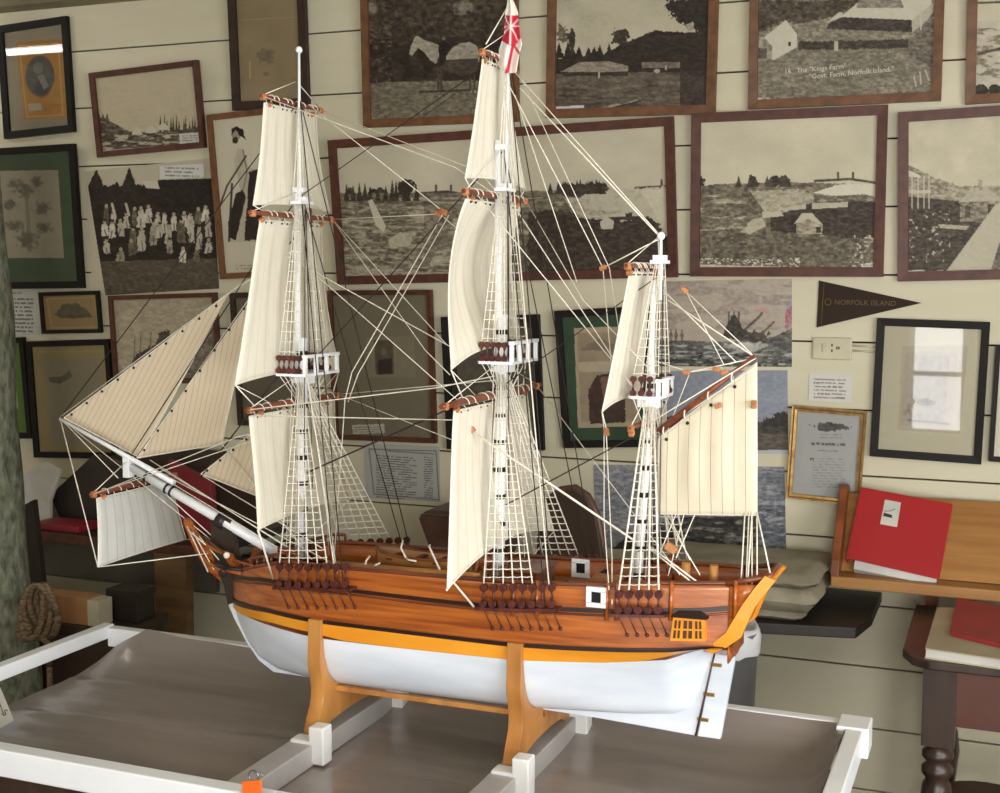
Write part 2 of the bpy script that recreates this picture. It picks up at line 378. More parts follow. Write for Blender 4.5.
def homog(src, dst):
    A = []
    for (x, y), (u, v) in zip(src, dst):
        A.append([x, y, 1, 0, 0, 0, -u*x, -u*y, -u]); A.append([0, 0, 0, x, y, 1, -v*x, -v*y, -v])
    return np.linalg.svd(np.array(A, float))[2][-1].reshape(3, 3)
def fit_rect(quad, Yb, lean0=.03, flat=False):
    """a real rectangle hung at plane Yb (bottom edge), leaning out at the top, whose corners fall nearest the four photo points"""
    P = [at(x, y, Yb) for x, y in quad]
    cx = np.mean([p[0] for p in P]); zb = (P[2][2]+P[3][2])/2
    w = (P[1][0]-P[0][0]+P[2][0]-P[3][0])/2; h = (P[0][2]+P[1][2])/2-zb
    p = np.array([cx, zb, w, h, 0, lean0])
    def corners(p, inset=0, dn=0):
        cx, zb, w, h, ro, le = p; out = []
        for a, b in ((-w/2+inset, h-inset), (w/2-inset, h-inset), (w/2-inset, inset), (-w/2+inset, inset)):
            a2 = a*math.cos(ro)-(b-h/2)*math.sin(ro); b2 = a*math.sin(ro)+(b-h/2)*math.cos(ro)+h/2
            out.append(np.array([cx+a2, Yb-b2*math.sin(le)-dn*math.cos(le), zb+b2*math.cos(le)-dn*math.sin(le)]))
        return out
    def res(p):
        r = [(pj(c)-np.array(q)) for c, q in zip(corners(p), quad)]
        return np.concatenate(r+[[(p[5]-lean0)*(4000 if flat else 60), max(0, -p[5])*2000, max(0, p[5]-.22)*2000]])
    for it in range(25):
        r = res(p); J = np.zeros((len(r), 6))
        for k in range(6):
            q = p.copy(); q[k] += 1e-5; J[:, k] = (res(q)-r)/1e-5
        p = p+np.linalg.lstsq(J, -r, rcond=None)[0]*.8
    return p, corners
def canvas_mesh(name, C4, quad_px, painter, parent, res=520, base=(200, 192, 168), m=None, label=None):
    """C4: TL TR BR BL of the sheet in space; painter(canvas) colours it"""
    C4 = [np.array(c) for c in C4]
    w = np.linalg.norm(C4[1]-C4[0]); h = np.linalg.norm(C4[3]-C4[0]); nx = max(12, int(w*res)); ny = max(12, int(h*res))
    u, v = np.meshgrid(np.linspace(0, 1, nx), np.linspace(0, 1, ny)); U = u[..., None]; V = v[..., None]
    G = (C4[0]*(1-U)+C4[1]*U)*(1-V)+(C4[3]*(1-U)+C4[2]*U)*V
    px = pj(G.reshape(-1, 3)).reshape(ny, nx, 2); cv = Canvas(px[..., 0], px[..., 1], base); painter(cv)
    b = M(); b.grid(G, sm=False); o = b.build(name, m or print_m, parent, label=label)
    cols = np.ones((nx*ny, 4), 'f'); cols[:, :3] = lin(np.clip(cv.c, 0, 255)).reshape(-1, 3)
    ca = o.data.color_attributes.new('Col', 'FLOAT_COLOR', 'POINT'); ca.data.foreach_set('color', cols.ravel())
    return o
def picture(quad, border, fmat, painter, label, name='framed_photograph', cat='picture', group=None, Yb=WY-.018, depth=.02, lean=.03, glass=False, mat_in=None, mat_col=None, inlay=None, base=(200, 192, 168)):
    p, cor = fit_rect(quad, Yb, lean, flat=(lean == 0))
    h = p[3]
    t = thing(name, (p[0], Yb, p[1]), label, cat, group)
    O0 = cor(p, 0, 0); O1 = cor(p, 0, depth); I1 = cor(p, border, depth-.002); I0 = cor(p, border, 0)
    b = M(); V = O0+O1+I1+I0
    for i in range(4):
        j = (i+1) % 4
        b.add([V[i], V[j], V[4+j], V[4+i]], [(0, 1, 2, 3)]); b.add([V[4+i], V[4+j], V[8+j], V[8+i]], [(0, 1, 2, 3)])
        b.add([V[8+i], V[8+j], V[12+j], V[12+i]], [(0, 1, 2, 3)])
    b.add(O0, [(3, 2, 1, 0)])
    if inlay:
        a0 = cor(p, border*.3, depth+.0015); a1 = cor(p, border*.55, depth+.0015)
        for i in range(4):
            j = (i+1) % 4; b.add([a0[i], a0[j], a1[j], a1[i]], [(0, 1, 2, 3)], 1)
    b.build('frame', [fmat, inlay] if inlay else fmat, t)
    canvas_mesh('print', cor(p, border-.003, depth*.35), quad, painter, t, base=base)
    if glass:
        g = cor(p, border-.003, depth*.6); M().add(g, [(3, 2, 1, 0)]).build('glass_pane', pane_m, t)
    return t, p, cor
def sheet(quad, painter, label, name='pinned_print', cat='print', Yb=WY-.0175, group=None, base=(200, 192, 168), thick=.0012, lean=0):
    p, cor = fit_rect(quad, Yb, lean, flat=(lean == 0))
    t = thing(name, (p[0], Yb, p[1]), label, cat, group)
    canvas_mesh('printed_face', cor(p, 0, thick+.0006), quad, painter, t, base=base)
    V = cor(p, 0, 0)+cor(p, 0, thick)
    M().hexa([V[3], V[2], V[6], V[7], V[0], V[1], V[5], V[4]]).build('paper', paper_m, t)
    return t, p, cor
SKY = (192, 184, 160); DK = (52, 42, 34); MD = (112, 104, 90)

def p_oval(c):
    c.all((172, 158, 132), 5); c.poly([(16, 42), (62, 39), (67, 118), (24, 120)], (206, 146, 62), 12, (.1, .1))
    c.line([(19, 46), (58, 43), (63, 115), (27, 117), (19, 46)], .5, (224, 190, 130))
    c.blob(40, 76, 14.5, 20.5, (112, 106, 98), 14); c.blob(38, 68, 5, 6, (142, 136, 124)); c.blob(42, 88, 9, 11, (78, 72, 68), 10, soft=.5)
    c.poly([(37, 76), (43, 74), (49, 86), (44, 90)], (156, 150, 140)); c.poly([(28, 104), (41, 103), (42, 110), (29, 111)], (204, 190, 160)); c.textlines(44, 104, 60, 112, 3, (180, 120, 50), -.03)
def p_townlet(c):
    c.all((186, 174, 148), 6); c.below([(90, 116), (104, 118), (128, 131), (150, 133), (200, 127)], (84, 74, 62), 44, (.2, .5), 1)
    c.pines(14, 160, 204, 132, 17, 1.4, (74, 66, 54), 3); c.pines(3, 98, 110, 121, 9, 2, (80, 72, 60), 5)
    for x, y in ((132, 132), (146, 130), (158, 127)): c.poly([(x, y), (x+5, y-5), (x+10, y-1), (x+10, y+3), (x, y+3)], (196, 188, 170))
    c.streak(c.Y > 134, (178, 168, 148), .55, (.12, .5), 2); c.poly([(179, 134), (200, 132), (201, 142), (180, 144)], (196, 192, 186)); c.textlines(182, 135, 198, 142, 3, (120, 116, 110), -.05)
    c.put(c.Y > 150-(c.X-104)*.07, (180, 170, 150))
def p_fade(c):
    c.all((136, 120, 92), 8); c.line([(240, 20), (300, 17)], .4, (150, 134, 104)); c.blob(266, 56, 9, 7, (112, 100, 78), 16, 1.2, k=3); c.blob(266, 74, 3, 2, (116, 104, 82)); c.line([(250, 62), (250, 78)], .7, (186, 160, 100), .7)
def p_horse(c):
    c.all((50, 41, 33), 22, (.16, .16)); c.poly([(366, 0), (379, 0), (377, 10), (370, 20)], (128, 120, 106), 14, rough=4); c.poly([(448, 0), (476, 0), (468, 12), (452, 8)], (120, 112, 100), 14, rough=4)
    c.put(np.clip((46-c.Y+8*(fbm(c.X*.2, c.Y*.2, 6)-.5))/16, 0, 1), (66, 57, 46), 34, (.25, .25), 4); c.blob(372, 8, 7, 9, (120, 112, 98), soft=.6); c.blob(463, 7, 13, 9, (118, 110, 98), 10, 1, soft=.5)
    c.below([(366, 83), (430, 81), (512, 80)], (108, 100, 84), 24, (.3, .6), .8, 2)
    c.streak(c.rect(366, 20, 392, 125), (98, 88, 76), .58, (.3, .5), 6, .8)
    c.poly([(409, 54), (411, 46), (415, 37), (418, 36), (424, 40), (434, 43), (441, 46), (439, 56), (436, 64), (430, 60), (424, 52), (418, 48), (412, 56)], (150, 142, 128), 10)
    c.poly([(441, 60), (446, 57), (452, 48), (461, 43), (470, 42), (477, 46), (480, 56), (479, 62), (464, 62), (448, 64)], (148, 140, 126), 12); c.poly([(441, 60), (478, 58), (478, 72), (462, 76), (444, 70)], (72, 62, 52), 10)
    for x in (438, 441, 470, 474): c.line([(x, 66), (x+.5, 92)], 1, (70, 60, 52)); c.put(c.rect(x, 90, x+2, 93), (150, 142, 130))
    c.poly([(438, 48), (443, 38), (447, 44), (446, 60), (441, 66)], (34, 28, 24)); c.blob(443.5, 38.5, 1.6, 1.8, (110, 100, 90)); c.line([(420, 92), (470, 90)], 1, (52, 44, 36)); c.line([(455, 94), (424, 116)], .7, (70, 62, 52))
def p_field(c):
    c.all((182, 174, 152), 20, (.03, .05)); c.below([(556, 58), (600, 56), (618, 46), (636, 38), (655, 30), (675, 32), (715, 33)], (46, 38, 31), 12, rough=1.5)
    c.poly([(667, 0), (715, -5), (715, 40), (700, 38), (694, 28), (682, 24), (674, 16), (666, 8)], (46, 38, 32), 10, rough=5); c.blob(690, 27, 5, 4, (150, 142, 124), rough=1)
    c.pines(8, 558, 612, 58, 16, 4.5, (44, 38, 32), 2); c.blob(563, 34, 7, 7, (96, 88, 74), 20, 2.2); c.blob(572, 40, 3.4, 12, (58, 50, 42), 10, .8); c.blob(620, 38, 8, 7, (60, 52, 42), 20, 1.8); c.blob(624, 33, 5, 4, (56, 48, 40), 0, 1)
    c.below([(550, 74), (640, 72), (720, 73)], (94, 84, 72), 24, (.06, .3)); c.poly([(560, 72), (580, 62), (608, 61), (628, 66), (628, 71), (600, 73)], (138, 128, 114), 6)
    c.put(c.rect(562, 72, 628, 76), (54, 46, 38)); c.put(c.rect(598, 72, 600, 78), (170, 162, 148)); c.poly([(642, 62), (680, 62), (680, 68), (642, 68)], (112, 102, 90)); c.blob(657, 71, 3, 2, (170, 160, 146)); c.put(c.rect(665, 65, 667, 70), (160, 150, 138))
    c.put((c.X > 680) & (c.Y > 70), (58, 49, 42), 12, (.1, .3)); c.line([(584, 113), (612, 106), (626, 104), (640, 99)], 1.2, (150, 140, 124)); c.line([(584, 115), (640, 101)], .8, (52, 44, 38)); c.streak(c.Y > 84, (60, 52, 44), .6, (.06, .5), 3, .7)
    c.poly([(556, 107), (584, 105), (585, 117), (557, 118)], (206, 204, 204)); c.poly([(559, 110), (582, 108), (582, 114), (560, 115)], (160, 164, 176))
def p_farm(c):
    c.all((120, 113, 98), 16, (.08, .1)); c.poly([(755, 0), (862, 0), (838, 16), (800, 26), (786, 20), (757, 34)], (74, 66, 54), 34, rough=3, k=3)
    c.poly([(790, 25), (850, 14), (912, 32), (906, 44), (800, 44)], (128, 120, 104), 16); c.poly([(840, 17), (864, -2), (932, -4), (932, 4), (914, 20)], (196, 190, 172), 6); c.poly([(858, 3), (864, -3), (900, -3), (904, 8), (856, 8)], (130, 122, 110)); c.poly([(826, 23), (842, 17), (843, 12), (838, 13)], (190, 184, 168))
    c.poly([(842, 17), (912, 20), (912, 32), (826, 29), (828, 24)], (62, 54, 48), 6); c.poly([(912, 20), (934, 2), (934, 14), (912, 33)], (176, 170, 152), 6); c.poly([(798, 42), (908, 39), (910, 48), (798, 50)], (64, 56, 48), 10, rough=1.5)
    c.poly([(763, 38), (786, 20), (797, 34), (797, 47), (774, 60), (762, 57)], (196, 190, 172), 6); c.poly([(756, 42), (763, 36), (772, 46), (772, 60), (757, 60)], (140, 132, 118)); c.poly([(758, 48), (767, 48), (767, 59), (758, 59)], (86, 78, 70)); c.put(c.rect(788, 42, 791, 46), (50, 44, 40))
    c.put(c.rect(834, 41, 838, 51), (176, 170, 150)); c.poly([(912, 40), (936, 8), (936, 70), (905, 52)], (104, 96, 84), 24); c.put(c.rect(920, 4, 921.5, 30), (190, 184, 166))
    c.line([(914, 76), (916, 86)], .6, (200, 192, 176)); c.line([(920, 72), (921, 84)], .6, (200, 192, 176)); c.line([(925, 70), (929, 80)], .6, (200, 192, 176))
    c.streak((c.Y > 98) | (c.X > 932), (212, 206, 188), .6, (.2, .9), 3)
def p_water(c):
    c.all((196, 188, 164), 8); c.below([(968, 22), (1010, 20)], (188, 182, 164), 14); c.streak((c.Y > 28) & (c.Y < 78), (130, 120, 102), .5, (.1, .3), 3); c.line([(978, 54), (1002, 48)], 1.2, (72, 64, 52)); c.line([(975, 3), (1002, 2)], 1, (70, 62, 52)); c.blob(981, 92, 8, 7, (48, 42, 34), 8, .6); c.blob(996, 91, 8, 7, (48, 42, 34), 8, .6)
def settlement(c, ox, oy, sx=1, sy=1, dark_right=True):
    f = lambda pts: [(ox+(x-692)*sx, oy+(y-183)*sy) for x, y in pts]
    A = lambda x, y: f([(x, y)])[0]
    c.below(f([(690, 186), (720, 184), (790, 182), (890, 185)]), (106, 98, 83), 30, (.1, .35), .8, 1)
    c.streak(c.Y > A(0, 190)[1], (168, 160, 140), .58, (.05, .4), 2, .8)
    c.poly(f([(750, 191), (800, 189), (814, 196), (812, 212), (780, 214), (764, 212)]), (160, 152, 132), 24, rough=1.5)
    c.poly(f([(812, 193), (840, 184), (884, 184), (884, 199), (862, 194), (838, 196)]), (208, 202, 184), 4, rough=1)
    c.poly(f([(690, 226), (740, 214), (752, 194), (765, 213), (690, 224)]), (96, 88, 74), 16); c.poly(f([(690, 233), (750, 228), (800, 232), (884, 238), (884, 270), (690, 270)]), (98, 90, 76), 26, rough=2)
    c.poly(f([(790, 210), (852, 200), (884, 203), (884, 240), (800, 234), (770, 230), (770, 220)]), (62, 52, 44), 10, rough=2)
    c.poly(f([(762, 211), (780, 209), (812, 203), (848, 202), (848, 207), (814, 209)]), (182, 174, 154), 14)
    c.poly(f([(762, 212), (780, 211), (784, 216), (762, 218)]), (188, 180, 162)); c.poly(f([(740, 232), (752, 220), (762, 217), (766, 226), (750, 234)]), (176, 168, 148), 16, rough=1)
    c.poly(f([(794, 224), (802, 213), (812, 213), (824, 226), (808, 220)]), (186, 178, 160)); c.poly(f([(796, 224), (808, 219), (823, 226), (822, 234), (796, 234)]), (150, 140, 122)); c.put(c.mask_poly(f([(816, 227), (821, 227), (821, 233), (816, 233)])), (62, 54, 48))
    c.poly(f([(806, 212), (806, 204), (812, 203), (812, 212)]), (62, 54, 48))
    x0 = A(738, 0)[0]; x1 = A(796, 0)[0]; yb = A(0, 187)[1]
    c.pines(7, x0, x1, yb, 12*sy, 3, (66, 58, 46), 3)
    for x, r_ in ((752, 4), (775, 6), (783, 7), (700, 5)): q = A(x, 181); c.blob(q[0], q[1], r_*sx, 5.5*sy, (60, 52, 42), 12, 1)
    c.line(f([(815, 181), (850, 179), (884, 184)]), 1.2*sy, (70, 62, 52))
    for x in (838, 853): q = A(x, 179); c.line([(q[0], q[1]), (q[0], q[1]-6*sy)], 1, (66, 58, 48))
def p_settle(c):
    c.all((200, 192, 168), 14, (.03, .04)); settlement(c, 692, 183); c.put(c.Y > 267+(784-c.X)*-.03, (186, 178, 160), 8); c.streak(c.rect(690, 258, 800, 275), (210, 202, 184), .58, (.5, .8), 4); c.blob(885, 163, 4, 7, (120, 84, 60)); c.poly([(861, 264), (877, 262), (878, 269), (862, 271)], (214, 216, 206)); c.textlines(863, 264, 876, 269, 2, (100, 110, 100)); c.streak(c.rect(850, 235, 890, 272), (200, 192, 176), .62, (.4, .5), 6)
def p_pano(c):
    c.all((192, 184, 162), 12, (.03, .05)); c.below([(330, 197), (480, 192), (600, 190), (680, 192)], (94, 86, 72), 24, (.1, .4), .8)
    settlement(c, 290, 196, 1.0, 1.05); settlement(c, 498, 190, 1.12, 1.0)
    c.streak(c.rect(345, 205, 460, 275), (170, 162, 142), .55, (.16, .4), 5, .7); c.pines(12, 345, 420, 201, 20, 3, (58, 52, 42), 5); c.blob(406, 188, 10, 8, (52, 46, 38), 10, .8)
    c.poly([(368, 201), (372, 199), (386, 226), (384, 232), (376, 226)], (196, 188, 170)); c.poly([(388, 240), (400, 232), (412, 236), (410, 246), (390, 248)], (176, 166, 146), 20)
    c.poly([(528, 212), (560, 209), (582, 218), (612, 222), (655, 216), (672, 240), (672, 276), (528, 276)], (60, 50, 42), 8, rough=3)
    c.poly([(578, 195), (600, 190), (672, 186), (672, 244), (656, 222), (640, 212), (600, 212), (584, 206)], (180, 172, 152), 18, rough=3); c.poly([(640, 190), (674, 188), (674, 250), (660, 222)], (196, 188, 168), 10, rough=3)
    c.pines(16, 558, 605, 194, 14, 3, (58, 50, 42), 7); c.blob(574, 190, 14, 7, (56, 48, 40), 10, .8); c.poly([(600, 222), (606, 216), (614, 221), (613, 229), (601, 229)], (184, 176, 158))
    c.poly([(424, 262), (424, 205), (452, 205), (452, 225), (430, 262)], (120, 110, 94), 26); c.put(c.Y > 272, (150, 142, 126), 20, (.4, .6))
def p_verandah(c):
    c.all((196, 188, 164), 16, (.05, .06)); c.below([(903, 162), (915, 168), (935, 178), (960, 186), (1010, 186)], (146, 138, 120), 10, rough=1.5); c.below([(903, 196), (1010, 206)], (70, 62, 52), 14, (.15, .4))
    c.poly([(904, 168), (920, 175), (921, 178), (904, 176)], (206, 198, 180)); c.put(c.rect(904, 190, 931, 193), (190, 182, 164))
    for x in (906, 912, 918, 924, 929): c.line([(x, 176), (x, 208)], .6, (200, 192, 174))
    c.poly([(958, 203), (972, 188), (986, 186), (1002, 200)], (176, 168, 150), 6); c.put(c.rect(960, 202, 988, 222), (120, 112, 98), 14); c.put(c.rect(965, 206, 970, 218), (76, 68, 58)); c.put(c.rect(978, 180, 982, 190), (150, 142, 126))
    c.poly([(938, 224), (970, 226), (966, 230), (940, 228)], (168, 160, 142)); c.poly([(945, 273), (995, 205), (1008, 198), (1008, 230), (990, 273)], (184, 176, 156), 8); c.poly([(990, 273), (1008, 215), (1008, 273)], (110, 102, 88), 20)
    c.streak(c.rect(903, 210, 950, 262), (186, 178, 160), .68, (.3, .35), 3); c.streak(c.Y > 270, (214, 208, 192), .5, (.25, .8), 5)
def p_plant(c):
    c.all((66, 96, 60), 8, (.05, .2)); c.poly([(-12, 171), (58, 170), (64, 258), (-8, 258)], (200, 190, 164), 5)
    c.line([(26, 186), (30, 250)], 2, (128, 122, 104), .5)
    for x, y, a, b_ in ((10, 205, 10, 6), (42, 208, 10, 7), (14, 226, 11, 6), (44, 228, 10, 6), (28, 240, 12, 10), (26, 190, 12, 8), (36, 182, 8, 7), (14, 184, 8, 6)): c.blob(x, y, a, b_, (122, 116, 98), 20, 1.3, .6, int(x), .95)
def p_group(c):
    c.all((44, 36, 30), 12, (.15, .15)); c.put(np.clip((189-c.Y+6*(fbm(c.X*.2, c.Y*.2, 2)-.5))/3, 0, 1), (188, 180, 158)); c.pines(1, 96, 97, 200, 32, 13, (46, 38, 31), 2); c.pines(1, 116, 117, 200, 30, 10, (46, 38, 31), 4); c.pines(1, 129, 130, 200, 32, 11, (46, 38, 31), 6); c.pines(1, 84, 85, 196, 20, 8, (46, 38, 31), 8); c.put(c.mask_poly([(78, 186), (222, 184), (222, 200), (78, 200)], 3), (44, 36, 30), 10); c.poly([(158, 180), (222, 178), (222, 260), (158, 250)], (40, 32, 27), 8); c.poly([(142, 181), (157, 181), (160, 189), (146, 188)], (200, 192, 176))
    c.below([(90, 262), (222, 258)], (84, 75, 62), 16, (.3, .6), .6, 1); r = random.Random(4)
    for row, (y, n, x0, x1) in enumerate(((213, 13, 108, 206), (226, 12, 104, 209), (247, 9, 107, 211))):
        for i in range(n):
            if row == 2 and 3 <= i <= 4: continue
            x = x0+(x1-x0)*i/(n-1)+r.uniform(-3, 3); yy = y+r.uniform(-6, 5); v = r.choice((205, 190, 198, 100, 176, 150)); hh = r.uniform(11, 22) if row < 2 else r.uniform(8, 13); w_ = r.uniform(2.6, 4)
            c.poly([(x-w_*.7, yy), (x+w_*.7, yy), (x+w_, yy+hh*.4), (x+w_*r.uniform(.6, 1.4), yy+hh), (x-w_*r.uniform(.6, 1.4), yy+hh), (x-w_, yy+hh*.4)], (v, v-8, v-24), 30, rough=1.6, k=i)
            c.line([(x, yy+hh*.5), (x+r.uniform(-2, 2), yy+hh)], .5, (90, 80, 68)); c.blob(x, yy-2, 1.7, 2.1, (170, 154, 132))
            if r.random() < .5: c.blob(x, yy-3.6, 2, 1.3, (50, 42, 36))
    for x in (112, 126): c.line([(x, 204), (x+3, 215)], 1.3, (196, 188, 170))
    c.put(c.X < 94+(c.Y-168)*.16-9, (196, 188, 164))
def p_man(c):
    c.all((198, 190, 168), 5); c.blob(236, 134, 4.5, 6.5, (150, 136, 118)); c.poly([(231, 136), (231, 129), (237, 126), (243, 130), (246, 140), (240, 136), (236, 130)], (34, 28, 24), rough=1); c.blob(235, 140, 3, 3, (60, 50, 42), rough=.8)
    c.poly([(238, 148), (243, 150), (248, 166), (258, 172), (258, 242), (230, 242), (232, 212), (240, 190), (234, 160)], (180, 170, 150), 10); c.poly([(249, 172), (262, 168), (262, 240), (244, 241), (247, 205)], (48, 38, 34), 14, rough=1.2); c.line([(243, 150), (247, 172), (241, 200)], .6, (120, 108, 92))
    c.line([(246, 156), (227, 186), (220, 206)], .8, (54, 46, 40)); c.poly([(228, 222), (236, 194), (242, 190), (246, 196), (236, 240), (229, 238)], (44, 36, 32), 8, rough=1); c.line([(232, 184), (229, 241)], 1, (54, 46, 40)); c.textlines(236, 264, 256, 270, 2, (150, 140, 124))
def p_islet(c):
    c.all((142, 120, 84), 6); c.line([(47, 299), (94, 297), (98, 327), (52, 328), (47, 299)], .5, (170, 146, 104)); c.blob(74, 315, 20, 4, (86, 76, 60), 12, .4, .3); c.poly([(56, 315), (62, 305), (76, 303), (90, 312), (92, 317)], (92, 82, 66), 16, rough=1.5)
def p_yellowmat(c):
    c.all((178, 156, 100), 4); c.poly([(44, 360), (100, 358), (105, 445), (52, 446)], (168, 154, 124), 4); c.line([(38, 352), (106, 351), (112, 449)], .4, (196, 176, 124)); c.poly([(48, 377), (62, 376), (70, 370), (72, 377), (60, 384), (50, 382)], (104, 94, 78), 20, rough=1)
def p_greenleft(c): c.all((84, 108, 52), 6); c.line([(13, 358), (17, 408)], .9, (170, 170, 140))
def p_wreck(c):
    c.all((166, 154, 132), 5); c.line([(118, 302), (212, 300), (212, 340)], .3, (180, 170, 150))
    c.below([(124, 372), (150, 350), (170, 345), (215, 330)], (120, 110, 96), 26, (.2, .4), 2); c.poly([(130, 368), (136, 354), (156, 344), (160, 332), (168, 330), (174, 342), (200, 340), (190, 352), (150, 372)], (70, 62, 54), 22, rough=2.5); c.poly([(122, 366), (140, 362), (160, 374), (126, 376)], (188, 178, 158), 12, rough=1)
    for x in (134, 140, 150, 158): c.line([(x, 356), (x+1, 332+(x % 5))], .4, (100, 90, 78))
def p_plain(col, col2=None): return lambda c: c.all(col, 6)
def p_small_port(c):
    c.all((112, 104, 86), 4); c.poly([(366, 337), (414, 336), (416, 377), (368, 378)], (122, 114, 94), 4); c.poly([(374, 340), (393, 340), (394, 374), (376, 375)], (84, 76, 62), 12); c.poly([(378, 360), (392, 358), (392, 374), (378, 374)], (50, 42, 36)); c.blob(384, 352, 3, 4, (110, 96, 78)); c.poly([(352, 425), (384, 424), (385, 433), (353, 434)], (176, 172, 158)); c.textlines(354, 426, 383, 433, 3, (120, 114, 100))
def p_darkpic(c): c.all((46, 40, 36), 6); c.poly([(455, 330), (532, 328), (536, 436), (460, 438)], (82, 76, 64), 16)
def p_green_mid(c):
    c.all((52, 72, 54), 6); c.poly([(574, 328), (634, 326), (640, 426), (578, 428)], (164, 150, 126), 6); c.poly([(577, 333), (632, 331), (636, 420), (581, 422)], (146, 130, 108), 12, (.1, .1))
    c.poly([(578, 350), (600, 338), (616, 346), (632, 340), (632, 352)], (122, 108, 92), 10, rough=1.5); c.poly([(578, 362), (634, 360), (634, 372), (579, 372)], (170, 156, 134), 8); c.poly([(590, 424), (588, 392), (596, 376), (612, 372), (624, 384), (626, 422)], (66, 50, 42), 12, rough=1.5); c.poly([(600, 378), (614, 374), (622, 392), (604, 400)], (118, 88, 70), 10, rough=1)
def p_ships(c):
    c.all((178, 166, 152), 12, (.03, .08)); c.streak(c.Y < 330, (156, 144, 134), .5, (.03, .12), 2, .8); c.below([(660, 340), (720, 342), (760, 341), (780, 334), (796, 326)], (96, 96, 92), 34, (.12, .5), 1, 3); c.streak(c.Y > 345, (176, 178, 172), .56, (.1, .5), 4, .9); c.streak(c.Y > 352, (46, 46, 44), .55, (.12, .45), 6, .8)
    for x in (667, 671, 676, 682): c.line([(x, 344), (x, 330)], .5, (84, 76, 70)); c.blob(x, 336, 2, 4, (100, 92, 86), alpha=.6)
    c.poly([(722, 338), (728, 322), (734, 314), (741, 324), (744, 334), (740, 340)], (70, 64, 60), 16, rough=1.5)
    for x in (728, 733, 738): c.line([(x, 336), (x+1, 312)], .6, (60, 54, 50))
    c.line([(742, 332), (758, 318), (762, 313)], 1.2, (84, 76, 70)); c.blob(752, 338, 16, 7, (72, 66, 62), 22, 1.6); c.line([(757, 338), (774, 322)], 1, (90, 82, 76)); c.line([(756, 310), (764, 310), (768, 314)], .8, (190, 130, 120)); c.blob(746, 346, 26, 5, (190, 188, 180), 24, 1, .5); c.poly([(764, 340), (784, 336), (794, 330), (794, 336)], (100, 90, 82))
    c.poly([(786, 306), (795, 292), (795, 320), (787, 330)], (150, 140, 160)); 
    for k in range(5): c.line([(786+k*1.9, 312-k*2), (786+k*1.9, 328-k*2)], .5, (170, 80, 84))
def p_wood_beach(c):
    c.all((142, 148, 162), 8, (.03, .06)); c.below([(660, 416), (762, 422), (775, 416), (790, 414)], (70, 66, 62), 22, (.3, .4), 3); c.blob(782, 418, 8, 6, (62, 56, 54), 8, 1); c.below([(660, 434), (790, 434)], (92, 84, 76), 18, (.15, .5)); c.put(c.Y > 450, (180, 184, 190)); c.pines(14, 764, 786, 426, 10, 1.5, (56, 52, 50), 3)
def p_netboat(c):
    c.all((134, 136, 142), 10, (.02, .1)); c.streak(c.rect(720, 470, 790, 515), (108, 112, 120), .5, (.03, .3), 2); c.below([(596, 560), (640, 528), (680, 517), (760, 516), (790, 520)], (58, 56, 54), 20, (.12, .3), 1)
    c.streak((c.Y > 514) & (c.X > 650) & (c.X < 762), (118, 112, 106), .55, (.1, .35), 5); c.put((c.X > 758) & (c.Y > 505), (96, 100, 108), 26, (.06, .4), 2); c.streak((c.X > 758) & (c.Y > 508), (150, 152, 158), .6, (.1, .5), 3)
def p_cert(c):
    c.all((198, 198, 194), 3); c.blob(829, 427, 17, 4, (96, 92, 90), 40, 1.4); c.textlines(820, 433, 842, 439, 2, (150, 148, 146), .02, .3); c.textlines(811, 441, 846, 446, 1, (92, 90, 90), .04, .5, 3); c.textlines(818, 449, 838, 452, 1, (140, 138, 136), .04, .4)
    c.textlines(812, 457, 845, 488, 11, (156, 156, 156), .03, .35, 4, .1); c.textlines(810, 457, 814, 461, 1, (60, 60, 60))
def p_drawing(c):
    c.all((204, 196, 168), 3); c.poly([(902, 346), (968, 346), (960, 434), (898, 430)], (192, 180, 156), 6); c.poly([(906, 352), (958, 352), (952, 428), (900, 426)], (184, 172, 152), 10, rough=1.5)
    c.blob(920, 412, 16, 10, (140, 130, 118), 30, 1.2, .5, 2, .8); c.poly([(914, 356), (950, 356), (944, 426), (910, 424)], (170, 160, 146), 18, rough=2); c.blob(926, 402, 10, 4, (104, 96, 90), 24, 1, .4); c.line([(908, 420), (948, 424)], .8, (120, 112, 100))
def p_edge(c): c.all((206, 200, 180), 4)
def p_label(n, col=(120, 116, 112), base=(208, 206, 200)):
    def f(c):
        c.all(base, 2); x0, x1 = c.X.min(), c.X.max(); y0, y1 = c.Y.min(), c.Y.max(); w = x1-x0; h = y1-y0
        c.textlines(x0+w*.12, y0+h*.14, x1-w*.1, y1-h*.12, n, col, .03, .42, n, .15)
    return f
def p_table(c):
    c.all((176, 176, 172), 4); c.line([(369, 449), (436, 451), (439, 500), (374, 494), (369, 449)], .4, (90, 88, 86)); c.textlines(376, 454, 418, 498, 18, (96, 94, 92), .08, .45, 2, .35); c.textlines(424, 456, 433, 498, 18, (96, 94, 92), .08, .45, 3); c.line([(388, 451), (434, 454)], .5, (110, 108, 106))
def p_typed(c): c.all((186, 186, 178), 3); c.textlines(12, 291, 22, 295, 1, (130, 128, 122)); c.textlines(12, 297, 34, 333, 9, (92, 90, 86), .02, .5, 2, .1)

